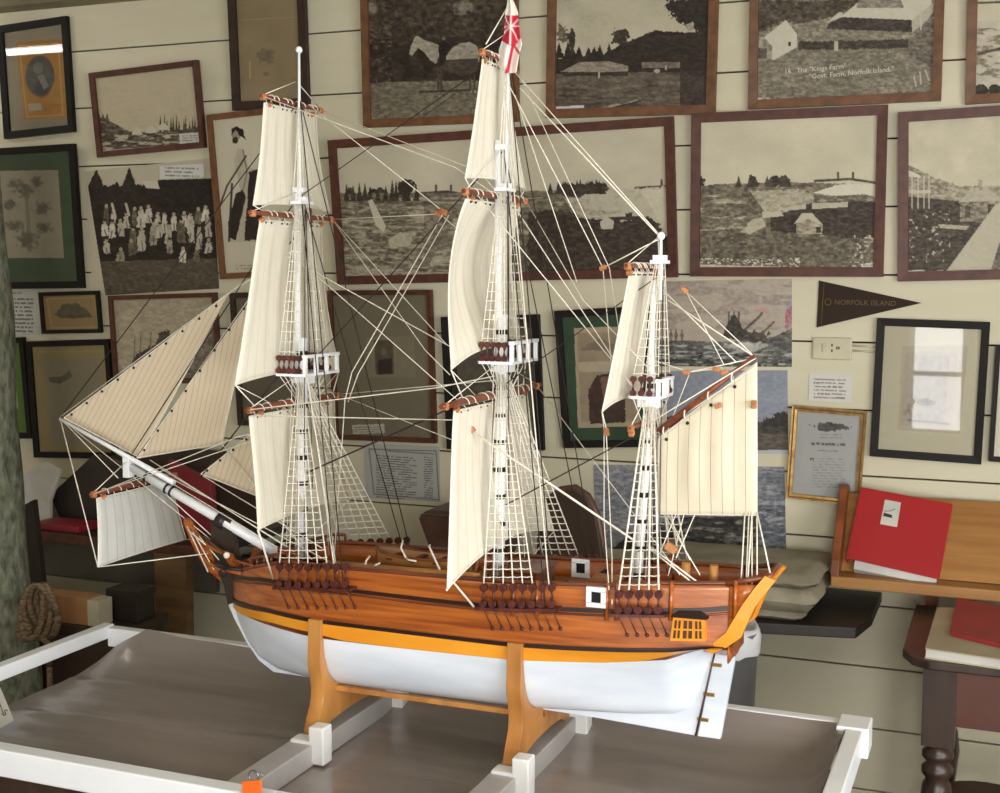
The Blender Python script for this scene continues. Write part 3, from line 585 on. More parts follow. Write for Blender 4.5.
R_ = picture
R_([(-3, 25), (68, 19), (79, 134), (10, 137)], .026, black_m, p_oval, 'small black-framed oval portrait on an orange mat, top corner beside the cornice', glass=True, lean=0, name='framed_portrait')
R_([(90, 73), (199, 61), (208, 148), (102, 157)], .02, wood_red, lambda c: (p_townlet(c), photo(c, 20)), 'tilted brown-framed photograph of a tree-lined settlement under a wide pale sky')
R_([(229, -12), (306, -14), (312, 106), (236, 112)], .03, wood_dk, p_fade, 'tall brown-framed picture almost faded away, above the first mast top', name='framed_drawing')
R_([(361, -14), (519, -22), (520, 120), (367, 130)], .026, wood_mid, lambda c: (p_horse(c), photo(c, 16)), 'large wood-framed photograph of a pale horse standing before dark trees')
R_([(548, -14), (722, -22), (714, 112), (549, 121)], .028, wood_mid, lambda c: (p_field(c), photo(c, 15)), 'wood-framed photograph of a long low-roofed shed under a dark hill')
r6 = R_([(750, -14), (946, -26), (941, 100), (750, 111)], .026, wood_mid, lambda c: (p_farm(c), photo(c, 20)), 'wood-framed photograph of white farm buildings with a handwritten caption')
R_([(968, -24), (1090, -34), (1086, 98), (966, 105)], .026, wood_mid, lambda c: (p_water(c), photo(c, 18)), 'wood-framed photograph of pale water cut by the right edge of the view, uppermost', Yb=WY-.018)
R_([(-26, 149), (77, 145), (86, 287), (-14, 290)], .026, black_m, p_plant, 'black-framed pencil drawing of a leafy plant in a green mat', name='framed_drawing', glass=True)
sheet([(78, 168), (209, 162), (222, 290), (99, 294)], lambda c: (p_group(c), photo(c, 12)), 'unframed black-and-white group photograph of people in white clothes before trees', name='group_photograph', cat='photograph')
R_([(208, 114), (304, 106), (316, 273), (224, 280)], .02, wood_mid, p_man, 'tall wood-framed photograph of a dark-haired man holding a stick', Yb=WY-.022)
R_([(328, 140), (674, 117), (679, 277), (342, 284)], .028, wood_red, lambda c: (p_pano(c), photo(c, 20)), 'very wide red-brown framed panorama of a settlement behind the middle mast')
R_([(692, 113), (890, 106), (882, 275), (692, 278)], .028, wood_red, lambda c: (p_settle(c), photo(c, 24)), 'square red-brown framed photograph of a fenced settlement with snow-white shore, above the torn ship poster')
R_([(901, 115), (1090, 98), (1084, 276), (896, 283)], .028, wood_red, lambda c: (p_verandah(c), photo(c, 24)), 'red-brown framed photograph of a verandah house and a pale straight path')
sheet([(8, 290), (40, 290), (45, 335), (12, 335)], p_typed, 'white typed notice sheet pinned beside a small landscape print', name='typed_notice', cat='notice')
R_([(39, 292), (100, 291), (104, 333), (46, 333)], .014, black_m, p_islet, 'tiny black-framed print of a small island', name='framed_print', cat='picture', depth=.015)
R_([(29, 340), (112, 340), (119, 456), (37, 459)], .022, black_m, p_yellowmat, 'black-framed sketch in a broad yellow mat beneath the tiny island print', name='framed_sketch', glass=True)
R_([(-56, 338), (26, 338), (35, 437), (-46, 438)], .022, black_m, p_greenleft, 'black-framed picture with an olive green mat cut by the left edge behind the post', name='framed_print')
R_([(110, 294), (219, 294), (222, 380), (118, 384)], .016, wood_red, lambda c: (p_wreck(c), photo(c, 16)), 'red-brown framed drawing of a wrecked ship half covered by the jib', name='framed_drawing')
R_([(232, 292), (304, 291), (311, 424), (241, 426)], .018, wood_dk, p_plain((104, 96, 82)), 'narrow dark-framed picture mostly hidden behind the front mast sails', name='framed_print')
R_([(328, 290), (434, 290), (437, 443), (338, 438)], .016, wood_red, p_small_port, 'red-brown framed panel with a small dark portrait and a white caption strip', name='framed_portrait')
R_([(443, 316), (541, 315), (545, 448), (449, 450)], .024, black_m, p_darkpic, 'black-framed dark picture hidden behind the middle mast sails', name='framed_print')
sheet([(362, 443), (439, 447), (441, 503), (368, 497)], p_table, 'grey-white printed list of rows below the small dark portrait', name='printed_list', cat='notice')
R_([(555, 309), (652, 307), (660, 445), (566, 448)], .022, black_m, p_green_mid, 'black-framed painting in a dark green mat behind the short rear sail', name='framed_painting')
sheet([(655, 281), (793, 279), (791, 367), (660, 366)], lambda c: (p_ships(c), photo(c, 18)), 'unframed poster of tall ships foundering on a grey sea', name='ship_poster', cat='poster', Yb=WY-.0165)
sheet([(664, 370), (789, 371), (787, 453), (668, 453)], lambda c: (p_wood_beach(c), photo(c, 10)), 'unframed print of dark pines under a blue-grey sky beside the gilt frame', name='landscape_poster', cat='poster')
sheet([(592, 461), (787, 470), (784, 551), (598, 552)], lambda c: (p_netboat(c), photo(c, 20)), 'unframed grey sea photograph low on the wall behind the rear mast', name='sea_poster', cat='poster')
R_([(794, 406), (869, 410), (859, 503), (786, 499)], .016, gold_m, p_cert, 'gilt-framed printed certificate above the dark wall bench', name='framed_certificate', glass=True, inlay=wood_mid)
R_([(879, 320), (992, 320), (980, 462), (869, 457)], .022, black_m, p_drawing, 'black-framed drawing whose glass mirrors a bright window', name='framed_drawing', glass=True, lean=0)
R_([(996, 346), (1100, 348), (1090, 468), (988, 460)], .014, black_m, p_edge, 'dark-framed sheet at the right edge beside the drawing that mirrors a window', name='framed_print')
sheet([(809, 373), (852, 375), (852, 403), (809, 400)], p_label(6), 'small white printed label between the power outlet and the gilt certificate', name='wall_label', cat='label')
# white caption cards stuck on the glass of frames, handwriting on the farm photograph
def card(quad, n, label, Yb=WY-.045):
    sheet(quad, p_label(n), label, name='caption_card', cat='label', Yb=Yb, thick=.0008)
card([(159, 166), (203, 164), (205, 177), (161, 179)], 3, 'white caption card at the top corner of the group photograph', WY-.022)
def text(s, px, py, ex, size, Y, m, parent, tilt=0, name='caption', lean=0, ext=.0003, align='CENTER'):
    c = bpy.data.curves.new(name, 'FONT'); c.body = s; c.size = size; c.extrude = ext; c.align_x = align; c.align_y = 'CENTER'
    o = bpy.data.objects.new(name, c); COL.objects.link(o); c.materials.append(m)
    p = at(px, py, Y); o.rotation_euler = (PI/2-lean, tilt, 0) if False else Matrix(rotY(-tilt)@rotX(PI/2-lean)).to_euler()
    if parent is not None: o.parent = parent; o.location = p-ORG[parent.name]
    else: o.location = p
    bpy.context.view_layer.update(); me = bpy.data.meshes.new_from_object(o); mo = bpy.data.objects.new(name, me); COL.objects.link(mo); mo.parent = o.parent; mo.location = o.location; mo.rotation_euler = o.rotation_euler
    bpy.data.objects.remove(o); return mo
_p6 = r6[1]; _l6 = _p6[5]
def on6(px, py):
    Y = WY-.03
    for _ in range(5): z = at(px, py, Y)[2]; Y = WY-.018-(z-_p6[1])*math.tan(_l6)-.009
    return Y
text('16.  The "Kings Farm"', 815, 69, 0, .02, on6(815, 69), chalk_m, r6[0], .04, 'handwritten_caption', _l6)
text('"Govt. Farm, Norfolk Island."', 851, 73, 0, .02, on6(851, 73), chalk_m, r6[0], .04, 'handwritten_caption', _l6)

# pennant, outlet
pt = thing('felt_pennant', at(870, 305, WY-.02), 'dark brown felt pennant with faded gold lettering pointing right', 'pennant')
A = [at(819, 280.5, WY-.022), at(921.5, 303, WY-.022), at(816.5, 327.5, WY-.022)]
M().prism(A, (0, .003, 0)).build('felt', felt_m, pt)
q = [at(824, 283, WY-.0225), at(821, 325, WY-.0225)]
M().tube(q, .0012, 5).build('stitched_band', feltletter_m, pt)
text('NORFOLK ISLAND', 865, 303, 0, .021, WY-.0232, feltletter_m, pt, -.01, 'lettering')
M().torus(at(828, 302, WY-.0228), .009, .0014).build('emblem', feltletter_m, pt)
ou = thing('power_outlet', at(832, 348, WY-.02), 'ivory power outlet plate with one switch on the boarded wall', 'power outlet')
a = at(813, 337, WY-.017); c_ = at(852, 360, WY-.017)
M().box((a[0], WY-.028, c_[2]), (c_[0], WY-.0165, a[2])).build('cover_plate', outlet_m, ou, bevel=.004)
p = at(824.5, 347.5, WY-.03); M().box((p[0]-.007, WY-.032, p[2]-.013), (p[0]+.005, WY-.027, p[2]+.012)).build('switch', paper_cream, ou, bevel=.001)
p = at(834, 348, WY-.03); b = M()
for dx, dz in ((-.006, .008), (-.006, -.008), (.008, 0), (.014, 0)): b.box((p[0]+dx-.002, WY-.029, p[2]+dz-.004), (p[0]+dx+.002, WY-.027, p[2]+dz+.004))
b.build('socket_slots', ink_m, ou)
M().tube([at(852, 345.5, WY-.022), at(878, 347, WY-.022)], .003, 6).tube([at(852, 350.5, WY-.022), at(878, 352, WY-.022)], .003, 6).build('power_cable', outlet_m, label='pair of ivory cables running from the power outlet to the black frame', cat='cable')

# ------------------------------------------------------------------ furniture along the wall
# black bench/shelf on the wall behind the model
bz = .692
bn = thing('wall_bench', (-1.3, 3.65, 0), 'long black low bench top running along the boarded wall behind the model ship', 'bench')
M().prism([(-2.35, WY-.018, bz-.03), (-2.35, 3.4, bz-.03), (-.60, 3.4, bz-.03), (-.352, 3.45, bz-.03), (-.325, 3.60, bz-.03), (-.325, WY-.018, bz-.03)], (0, 0, .03)).build('bench_top', bench_m, bn, bevel=.003)
for x in (-2.25, -1.35, -.79): M().box((x, 3.8, 0), (x+.05, 3.87, bz-.03)).build('leg', bench_m, bn)
# folded sacking
def slabcloth(name, x0, x1, y0, y1, z0, z1, seed, label):
    r = np.random.RandomState(seed); n, m_ = 22, 14; G = []
    b = M()
    for side in (0, 1):
        g = np.zeros((m_, n, 3))
        for i in range(m_):
            for j in range(n):
                u = j/(n-1); v = i/(m_-1); e = min(u, 1-u, v, 1-v)*2
                rnd = min(1, (e*9))**.5; w = fbm(np.array(u*7+seed), np.array(v*5), seed, 3)-.5
                zc = (z0+z1)/2; hh = (z1-z0)/2*rnd
                g[i, j] = (x0+(x1-x0)*u+w*.02, y0+(y1-y0)*v+w*.03, zc+(hh*(1-abs(w)*.4) if side else -hh))
        b.grid(g)
    return tag(b.build(name, cloth_m, label=label, cat='cloth', group=None))
slabcloth('folded_sacking', -.93, -.49, 3.43, 3.74, bz+.001, bz+.024, 1, 'lowest flat fold of grey sacking on the black bench beside the ship stern')
slabcloth('folded_sacking', -.96, -.453, 3.42, 3.78, bz+.026, bz+.088, 2, 'thick middle fold of grey sacking stacked behind the ship stern')
slabcloth('folded_sacking', -.98, -.456, 3.43, 3.84, bz+.090, bz+.122, 3, 'topmost rumpled grey sacking cloth of the stack by the ship stern')
# leather case and domed basket chair back
lc = thing('leather_case', (-1.62, 3.6, bz), 'dark brown leather case with flared ends behind the front mast', 'case')
a = [at(x, y, 3.62) for x, y in ((418, 518), (425, 511), (500, 513), (508, 522), (488, 543), (437, 541))]
a[4][2] = a[5][2] = bz+.001
M().prism(a, (0, .2, 0)).build('case_body', tan_m, lc, bevel=.006)
M().tube([at(421, 514.5, 3.612), at(503, 517, 3.612)], .003, 6).build('piping', grey_pl, lc, label='pale piping')
ch = thing('round_backed_chair', (-1.15, 3.55, 0), 'dark brown round-backed chair standing by the bench behind the ratlines', 'chair')
prof = [(538, 575), (540, 520), (548, 500), (560, 491), (574, 489), (586, 497), (595, 515), (600, 540), (604, 575)]
pts = [at(x, y, 3.35) for x, y in prof]
M().prism(pts, (0, .03, 0)).build('backrest', board_dk, ch, bevel=.004)
M().tube([p+np.array([0, .015, 0]) for p in pts], .012, 8).build('back_rim', tan_m, ch)
x0, x1 = pts[0][0], pts[-1][0]
M().box((x0, 2.98, .42), (x1, 3.38, .46)).build('seat', board_dk, ch, bevel=.006)
for x in (x0+.01, x1-.05):
    M().box((x, 3.0, 0), (x+.04, 3.04, .42)).build('leg', board_dk, ch); M().box((x, 3.33, 0), (x+.04, 3.37, .55)).build('leg', board_dk, ch)
# slanted wooden book rest with red binder
br = thing('book_rest', (-.2, 3.75, .78), 'slanted wooden reading shelf with a front lip fixed on the right wall end', 'shelf')
f0 = at(832, 573, 3.66); f1 = f0+np.array([.70, 0, 0]); zt = f0[2]
M().box((f0[0], 3.63, zt-.034), (f1[0], WY-.03, zt-.002)).build('ledge', lectern_m, br, bevel=.004)
M().hexa([(f0[0]+.02, 3.70, zt), (f1[0], 3.70, zt), (f1[0], 3.72, zt), (f0[0]+.02, 3.72, zt), (f0[0]+.02, 3.832, zt+.203), (f1[0], 3.832, zt+.203), (f1[0], 3.852, zt+.203), (f0[0]+.02, 3.852, zt+.203)]).build('back_board', lectern_m, br, bevel=.002)
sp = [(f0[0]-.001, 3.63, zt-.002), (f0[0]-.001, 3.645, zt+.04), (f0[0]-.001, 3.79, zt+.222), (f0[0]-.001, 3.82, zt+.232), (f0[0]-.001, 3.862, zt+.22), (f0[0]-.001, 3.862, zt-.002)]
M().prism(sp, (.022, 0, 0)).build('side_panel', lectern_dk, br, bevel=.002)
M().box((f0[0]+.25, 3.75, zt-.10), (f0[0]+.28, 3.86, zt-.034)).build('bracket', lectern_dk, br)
rb = thing('red_binder', (-.27, 3.70, zt), 'large red vinyl ring binder with a white sticker leaning on the wooden reading shelf', 'binder')
def onrest(px, py, off):              # points on the slanted board face, lifted by off
    Y = 3.75
    for _ in range(12): z = at(px, py, Y)[2]; Y = 3.70+(z-zt)*(.145/.225)-off
    return at(px, py, Y)
q = [onrest(847, 558, .045), onrest(939.5, 579.5, .045), onrest(953, 504, .045), onrest(862, 487, .045)]
q[2] = q[1]+(q[2]-q[1])*1.0
nrm = np.array([0, .84, -.54])
M().hexa(q+[p+nrm*.003 for p in q]).build('front_cover', red_m, rb, bevel=.001)
q2 = [p+nrm*.042 for p in q]
M().hexa(q2+[p+nrm*.003 for p in q2]).build('back_cover', red_m, rb, bevel=.001)
M().hexa([q[0], q[3], q2[3], q2[0]]+[p+np.array([-.003, 0, 0]) for p in (q[0], q[3], q2[3], q2[0])]).build('spine', red_m, rb)
inn = [q[0]+(q[1]-q[0])*.09+(q[3]-q[0])*-.11, q[0]+(q[1]-q[0])*.97+(q[3]-q[0])*-.07, q[1]+(q[2]-q[1])*.9-(q[1]-q[0])*.06, q[3]+(q[0]-q[3])*.1+(q[1]-q[0])*.05]
M().hexa([p+nrm*.008 for p in inn]+[p+nrm*.036 for p in inn]).build('papers', paper_m, rb)
s4 = [onrest(880, 524, .047), onrest(897, 527, .047), onrest(901, 502.5, .047), onrest(885, 499.5, .047)]
M().hexa(s4+[p+nrm*.0015 for p in s4]).build('sticker', paper_m, rb, label='white sticker with a small ship drawing')
M().hexa([onrest(883, 516, .0475), onrest(892, 518, .0475), onrest(892, 515, .0475), onrest(884, 512.5, .0475)]+[onrest(x, y, .0472) for x, y in ((883, 516), (892, 518), (892, 515), (884, 512.5))]).build('sticker_print', ink_m, rb)
M().tube([onrest(884, 511, .048), onrest(890, 511, .048), onrest(895, 509, .048)], .0008, 4).build('sticker_print', ink_m, rb)
# little dark table with turned leg, book, red book
st = thing('side_table', (.25, 3.45, 0), 'small dark wooden side table with a turned leg at the right edge', 'table')
tz = .72
tp = [(-.215, 3.66), (-.215, 3.2), (-.19, 3.14), (-.15, 3.115), (.75, 3.115), (.75, 3.66)]
M().prism([(x, y, tz-.022) for x, y in tp], (0, 0, .022)).build('table_top', tdark_m, st, bevel=.004)
def turned(x, y, nm='leg'):
    b = M(); s_ = .038
    b.box((x-s_, y-s_, .50), (x+s_, y+s_, tz-.022))
    prof = [(.50, .036), (.49, .024), (.478, .037), (.465, .037), (.452, .024), (.44, .037), (.425, .037), (.41, .026), (.395, .034), (.34, .04), (.26, .032), (.2, .026), (.18, .036), (.165, .026)]
    n = 16; vs = [(x+r*math.cos(2*PI*k/n), y+r*math.sin(2*PI*k/n), z) for z, r in prof for k in range(n)]
    b.add(vs, [(i*n+k, (i+1)*n+k, (i+1)*n+(k+1) % n, i*n+(k+1) % n) for i in range(len(prof)-1) for k in range(n)], 0, True)
    b.box((x-s_*.9, y-s_*.9, 0), (x+s_*.9, y+s_*.9, .168)); b.build(nm, tdark_m, st)
for x, y in ((-.125, 3.19), (.66, 3.19), (-.125, 3.6), (.66, 3.6)): turned(x, y)
M().box((-.087, 3.17, tz-.17), (.63, 3.19, tz-.022)).build('apron', mat('apron_wood', (100, 62, 50), .3, (80, 46, 38), (4, 4, 4)), st)
M().box((-.145, 3.22, tz-.17), (-.125, 3.57, tz-.022)).build('apron', tdark_m, st)
bk = thing('large_book', (.05, 3.3, tz), 'large cream-covered book lying on the dark side table', 'book')
R1 = [atz(925, 650, tz+.02), atz(1040, 667, tz+.02), atz(1045, 612, tz+.02), atz(937, 609, tz+.02)]
for p in R1: p[2] = tz+.001
def slab(P, z0, z1): return M().hexa([(p[0], p[1], z0) for p in P]+[(p[0], p[1], z1) for p in P])
slab(R1, tz, tz+.003).build('cover', paper_cream, bk); slab(R1, tz+.022, tz+.025).build('cover', mat('book_cover_cream', (182, 168, 140), .6), bk)
c_ = np.mean(R1, 0); R2 = [c_+(p-c_)*.985 for p in R1]; slab(R2, tz+.003, tz+.022).build('pages', paper_m, bk)
rbk = thing('red_book', (.06, 3.32, tz+.025), 'red cloth-covered booklet lying askew on the cream book', 'book')
R3 = [atz(950, 634, tz+.03), atz(1040, 656, tz+.03), atz(1052, 618, tz+.03), atz(957, 600, tz+.03)]
slab(R3, tz+.0255, tz+.036).build('cover', redbook_m, rbk)
# tan stool seat edge at the lower right corner, beside the side table
sl = thing('round_stool', (-.02, 2.98, 0), 'low round wooden stool seat peeking in at the bottom right corner', 'stool')
cc = atz(985, 800, .30); n = 24
b = M(); b.prism([(cc[0]+.13*math.cos(2*PI*k/n), cc[1]+.13*math.sin(2*PI*k/n), .27) for k in range(n)], (0, 0, .03)); b.build('seat', mat('stool_wood', (86, 58, 40), .5), sl, bevel=.004)
for k in range(3):
    a_ = k*2.1; M().tube([(cc[0]+.09*math.cos(a_), cc[1]+.09*math.sin(a_), .27), (cc[0]+.12*math.cos(a_), cc[1]+.12*math.sin(a_), 0)], .012, 8).build('leg', tdark_m, sl)
# grey bin with white bag behind the stern
cx, cy_ = at(719, 640, 3.25)[0], 3.25; n = 28
bi = thing('waste_bin', (cx, cy_, 0), 'round grey plastic waste bin lined with a white bag behind the ship stern', 'waste bin')
R = .100
def ring(r, z, cx=cx, cy=cy_, n=28, wob=0): return [(cx+(r+wob*math.sin(5*k))*math.cos(2*PI*k/n), cy+(r+wob*math.cos(3*k))*math.sin(2*PI*k/n), z+wob*math.sin(2.3*k)) for k in range(n)]
def lathe(rows, mi=0, closed_top=False):
    b = M(); n = len(rows[0]); b.add([p for r_ in rows for p in r_], [(i*n+k, i*n+(k+1) % n, (i+1)*n+(k+1) % n, (i+1)*n+k) for i in range(len(rows)-1) for k in range(n)], mi, True)
    return b
bb = lathe([ring(R*.8, 0.0), ring(R, .69), ring(R+.006, .695), ring(R+.006, .71), ring(R-.003, .71), ring(R*.78, .02)]); bb.f.append(list(range(28))[::-1]); bb.mi.append(0); bb.smooth.append(False)
bb.build('bin_body', grey_pl, bi)
lathe([ring(R+.008, .655, wob=.004), ring(R+.010, .70, wob=.004), ring(R+.002, .722, wob=.004), ring(R-.012, .715, wob=.003), ring(R*.8, .3, wob=.006)]).build('liner_bag', bag_m, bi)

# ------------------------------------------------------------------ left corner
dz = .748
dk = thing('side_desk', (-2.7, 3.4, 0), 'dark desk with a red-brown edge against the wall at the left', 'desk')
M().box((-3.9, 3.42, dz-.03), (-2.35, WY-.02, dz-.001)).build('desk_top', bench_m, dk, bevel=.003)
M().box((-3.9, 3.405, dz-.032), (-2.35, 3.42, dz)).build('edge_strip', wood_red, dk, bevel=.002)
M().box((-3.85, 3.5, dz-.17), (-2.4, 3.52, dz-.032)).build('apron', mat('grey_brown_panel', (84, 78, 68), .6), dk)
for x in (-3.6, at(155, 600, 3.46)[0]): M().box((x, 3.46, 0), (x+.125, 3.50, dz-.032)).build('leg', beam_m, dk)
fo = thing('paper_folder', (-3.2, 3.6, dz), 'open white paper folder standing on the dark desk behind the post', 'folder')
a = [at(x, y, 3.55) for x, y in ((22, 516), (50, 518), (50, 502), (61, 470), (46, 462), (22, 475))]
a[0][2] = a[1][2] = dz+.001
M().prism(a, (0, .012, 0)).build('sheet_stack', paper_m, fo)
b = [at(x, y, 3.52) for x, y in ((22, 500), (48, 514), (62, 505), (36, 492))]
bx_ = thing('black_display_box', (-3.0, 3.6, dz), 'tilted black box lid standing open on the desk beside the paper folder', 'box')
a = [at(x, y, 3.60) for x, y in ((50, 495), (93, 455), (130, 470), (120, 518), (60, 512))]
for k in (3, 4): a[k][2] = dz+.001
M().prism(a, (0, .05, 0)).build('lid', bench_m, bx_, bevel=.002)
rf = thing('red_folder', (-2.95, 3.5, dz), 'flat red folder lying on the front edge of the desk', 'folder')
p0 = atz(40, 527, dz); p1 = atz(102, 527, dz)
M().box((p0[0], 3.44, dz), (p1[0], 3.56, dz+.022)).build('cover', mat('crimson_card', (142, 32, 46), .5), rf, bevel=.002)
rf2 = thing('red_folder', (-2.6, 3.6, dz), 'upright crimson folder on the desk behind the ship figurehead', 'folder')
a = [at(x, y, 3.62) for x, y in ((160, 540), (214, 540), (210, 482), (168, 460))]
for k in (0, 1): a[k][2] = dz+.001
M().prism(a, (0, .03, 0)).build('cover', mat('crimson_card_dark', (128, 28, 42), .5), rf2, bevel=.002)
dp = thing('dark_display_panel', (-2.6, 3.8, dz), 'dark panel standing on the desk against the wall below the front sails', 'panel')
a = [at(x, y, 3.80) for x, y in ((100, 530), (258, 530), (258, 455), (150, 445), (104, 458))]
for k in (0, 1): a[k][2] = dz+.001
M().prism(a, (0, .02, 0)).build('panel', board_dk, dp)
# low trunk bench with boxes
tb = thing('low_trunk', (-2.75, 3.1, 0), 'low dark trunk behind the left end of the white tray', 'trunk')
M().box((-3.2, 2.985, 0), (-2.385, 3.20, .555)).build('trunk_body', board_dk, tb, bevel=.006)
M().box((-3.21, 2.98, .555), (-2.375, 3.21, .585)).build('lid', board_dk, tb, bevel=.004)
cb = thing('cardboard_box', (-2.6, 3.0, .53), 'open brown cardboard box on the low trunk beside the coiled rope', 'box')
bz0 = .586; x0, x1 = -2.68, -2.463
M().box((x0, 2.99, bz0), (x1-.040, 3.055, bz0+.082)).build('carton', card_m, cb, bevel=.002)
M().box((x1-.040, 2.99, bz0), (x1, 3.055, bz0+.078)).build('end_flap', paper_cream, cb, bevel=.002)
kb = thing('black_box', (-2.35, 3.1, .53), 'black box standing on the low trunk right of the cardboard box', 'box')
M().box((-2.50, 3.075, bz0), (-2.388, 3.16, bz0+.09)).box((-2.502, 3.073, bz0+.07), (-2.386, 3.162, bz0+.094)).build('carton', bench_m, kb, bevel=.002)
ks = thing('black_board', (-2.9, 3.2, 0), 'black board leaning upright beside the lichen-covered post', 'board')
a = [at(x, y, 3.15) for x, y in ((24, 505), (33, 500), (46, 640), (28, 640))]
a[2][2] = a[3][2] = .587; M().prism(a, (0, .02, 0)).build('board', bench_m, ks)
# post with bark and rope
po = thing('bark_post', (-2.72, 2.9, 0), 'grey-green lichen-covered tree trunk post at the left edge', 'post')
pth = []
r = np.random.RandomState(5); rows = []; n = 20; NZ = 46
for i in range(NZ):
    z = 0+2.66*i/(NZ-1)
    q1 = at(13, 640, 2.9); q2 = at(-21, 220, 2.9); t = (z-q1[2])/(q2[2]-q1[2]); c = q1+(q2-q1)*t
    rr = .067+.006*math.sin(z*5)+.004*math.sin(z*13+1)
    rows.append([(c[0]+(rr+.006*(vnoise(np.array(k*.6), np.array(z*9), 2)-.5))*math.cos(2*PI*k/n), 2.9+rr*math.sin(2*PI*k/n), z) for k in range(n)])
lathe(rows).build('trunk', bark_m, po)
rp = thing('coiled_rope', (-2.6, 2.85, .5), 'frayed hemp rope looped and knotted around the lichen-covered post', 'rope')
b = M()
for k in range(5):
    c = at(38+k*2.2, 610, 2.80); pts = []
    for j in range(22):
        t = 2*PI*j/21; pts.append((c[0]+.035*math.cos(t)*(1+.1*k)-.02, 2.80+k*.006+.02*math.sin(t+k), c[2]-.01+.075*math.sin(t)+.005*math.sin(3*t+k)))
    b.tube(pts, .009, 7)
c = at(24, 632, 2.79)
b.torus((c[0], 2.79, c[2]), .022, .009, n=14, m=7)
b.tube([(c[0]+.03, 2.8, c[2]), (c[0]+.08, 2.8, c[2]-.03), (c[0]+.06, 2.82, c[2]-.10)], .009, 7)
b.tube([(c[0]+.06, 2.82, c[2]-.10), (c[0]+.03, 2.85, .2), (c[0]+.05, 2.86, .02), (c[0]+.12, 2.85, .012)], .008, 7)
b.build('rope_coils', hemp_m, rp)

# ------------------------------------------------------------------ the white tray table
ZR = .775; ZF = .700
FL = atz(148, 630, ZR); FR = atz(868, 716, ZR); NF = atz(240, 783, ZR); NL = atz(0, 741, ZR)
X0 = atz(60, 640, ZR+.01)[0]; X1 = FR[0]; Y1 = (FL[1]+FR[1])/2; Y0 = (NF[1]+NL[1])/2
print('tray', X0, X1, Y0, Y1, FL, FR, NF, NL)
tr = thing('tray_table', ((X0+X1)/2, (Y0+Y1)/2, 0), 'dark table carrying a shallow white timber frame skinned with clear plastic film', 'table')
M().box((X0, Y0-.035, ZR-.05), (X1-.02, Y0, ZR)).build('front_rail', white_m, tr, bevel=.003)
M().box((X0-.03, Y0-.035, ZR-.032), (X0, Y1, ZR)).build('left_rail', white_m, tr, bevel=.003)
M().box((X0, Y1-.028, ZR-.05), (X1-.02, Y1, ZR-.004)).build('far_rail', white_m, tr, bevel=.003)
M().box((X1-.032, Y0-.035, ZR-.05), (X1, Y1-.02, ZR)).box((X1-.05, Y1-.07, ZR-.055), (X1+.01, Y1+.005, ZR+.003)).build('right_rail', white_m, tr, bevel=.003)
film_m = mat('clear_film_over_brown', (150, 139, 132), .30, (124, 114, 108), (1.5, 9, 3), .45, spec=.7, coat=.5, bscale=(3, 16, 3), contrast=(.3, .7))
nx, ny = 120, 50; u, v = np.meshgrid(np.linspace(0, 1, nx), np.linspace(0, 1, ny))
X = X0+.03+(X1-.035-X0-.03)*u; Y = Y0+(Y1-.028-Y0)*v
edge = np.exp(-(X1-.035-X)/.03)+np.exp(-(Y1-.028-Y)/.045)+.6*np.exp(-(Y-Y0)/.02)
wr = (fbm(X*3+.5*Y, Y*14+X*2, 1, 3)-.5)*.006+(fbm(X*9, Y*9, 3, 2)-.5)*.0025+.0035*np.exp(-((Y-Y0-.30-.10*(X-X0))/.006)**2)*(X < -1.2)+.003*np.exp(-((Y-Y0-.52-.05*(X-X0))/.006)**2)*(X < -1.3)+.003*np.exp(-((Y-Y0-.2-.2*(X+.8))/.006)**2)*(X > -.9)
corner = np.exp(-((X-X0)**2/.02+(Y-Y1)**2/.012))*.03
Z = ZF+np.clip(edge, 0, 1)*(ZR-.006-ZF)*np.clip((X-X0-.02)/.1, .1, 1)+wr+corner
for xb in (-1.24, -.83): Z = Z+np.exp(-((X-xb)/.05)**4)*0
M().grid(np.stack([X, Y, Z], -1)).build('plastic_film', film_m, tr)
M().box((X0+.03, Y0+.02, ZF-.06), (X1-.04, Y1-.04, ZF-.02)).build('table_top', tdark_m, tr)
M().box((X0-.06, Y0-.03, ZR-.20), (X1-.03, Y0-.01, ZR-.052)).build('front_apron', tdark_m, tr)
for x in (X0+.02, X1-.11):
    for y in (Y0+.03, Y1-.12): M().box((x, y, 0), (x+.06, y+.06, ZF-.06)).build('leg', tdark_m, tr)
# battens under the model with white end brackets
XB = (-1.215, -.805); BZ = .742
for i, xb in enumerate(XB):
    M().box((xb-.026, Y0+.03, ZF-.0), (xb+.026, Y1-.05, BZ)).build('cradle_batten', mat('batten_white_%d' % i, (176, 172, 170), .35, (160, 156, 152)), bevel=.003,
        label=('white batten under the bow end of the ship cradle', 'white batten under the stern end of the ship cradle')[i], cat='batten')

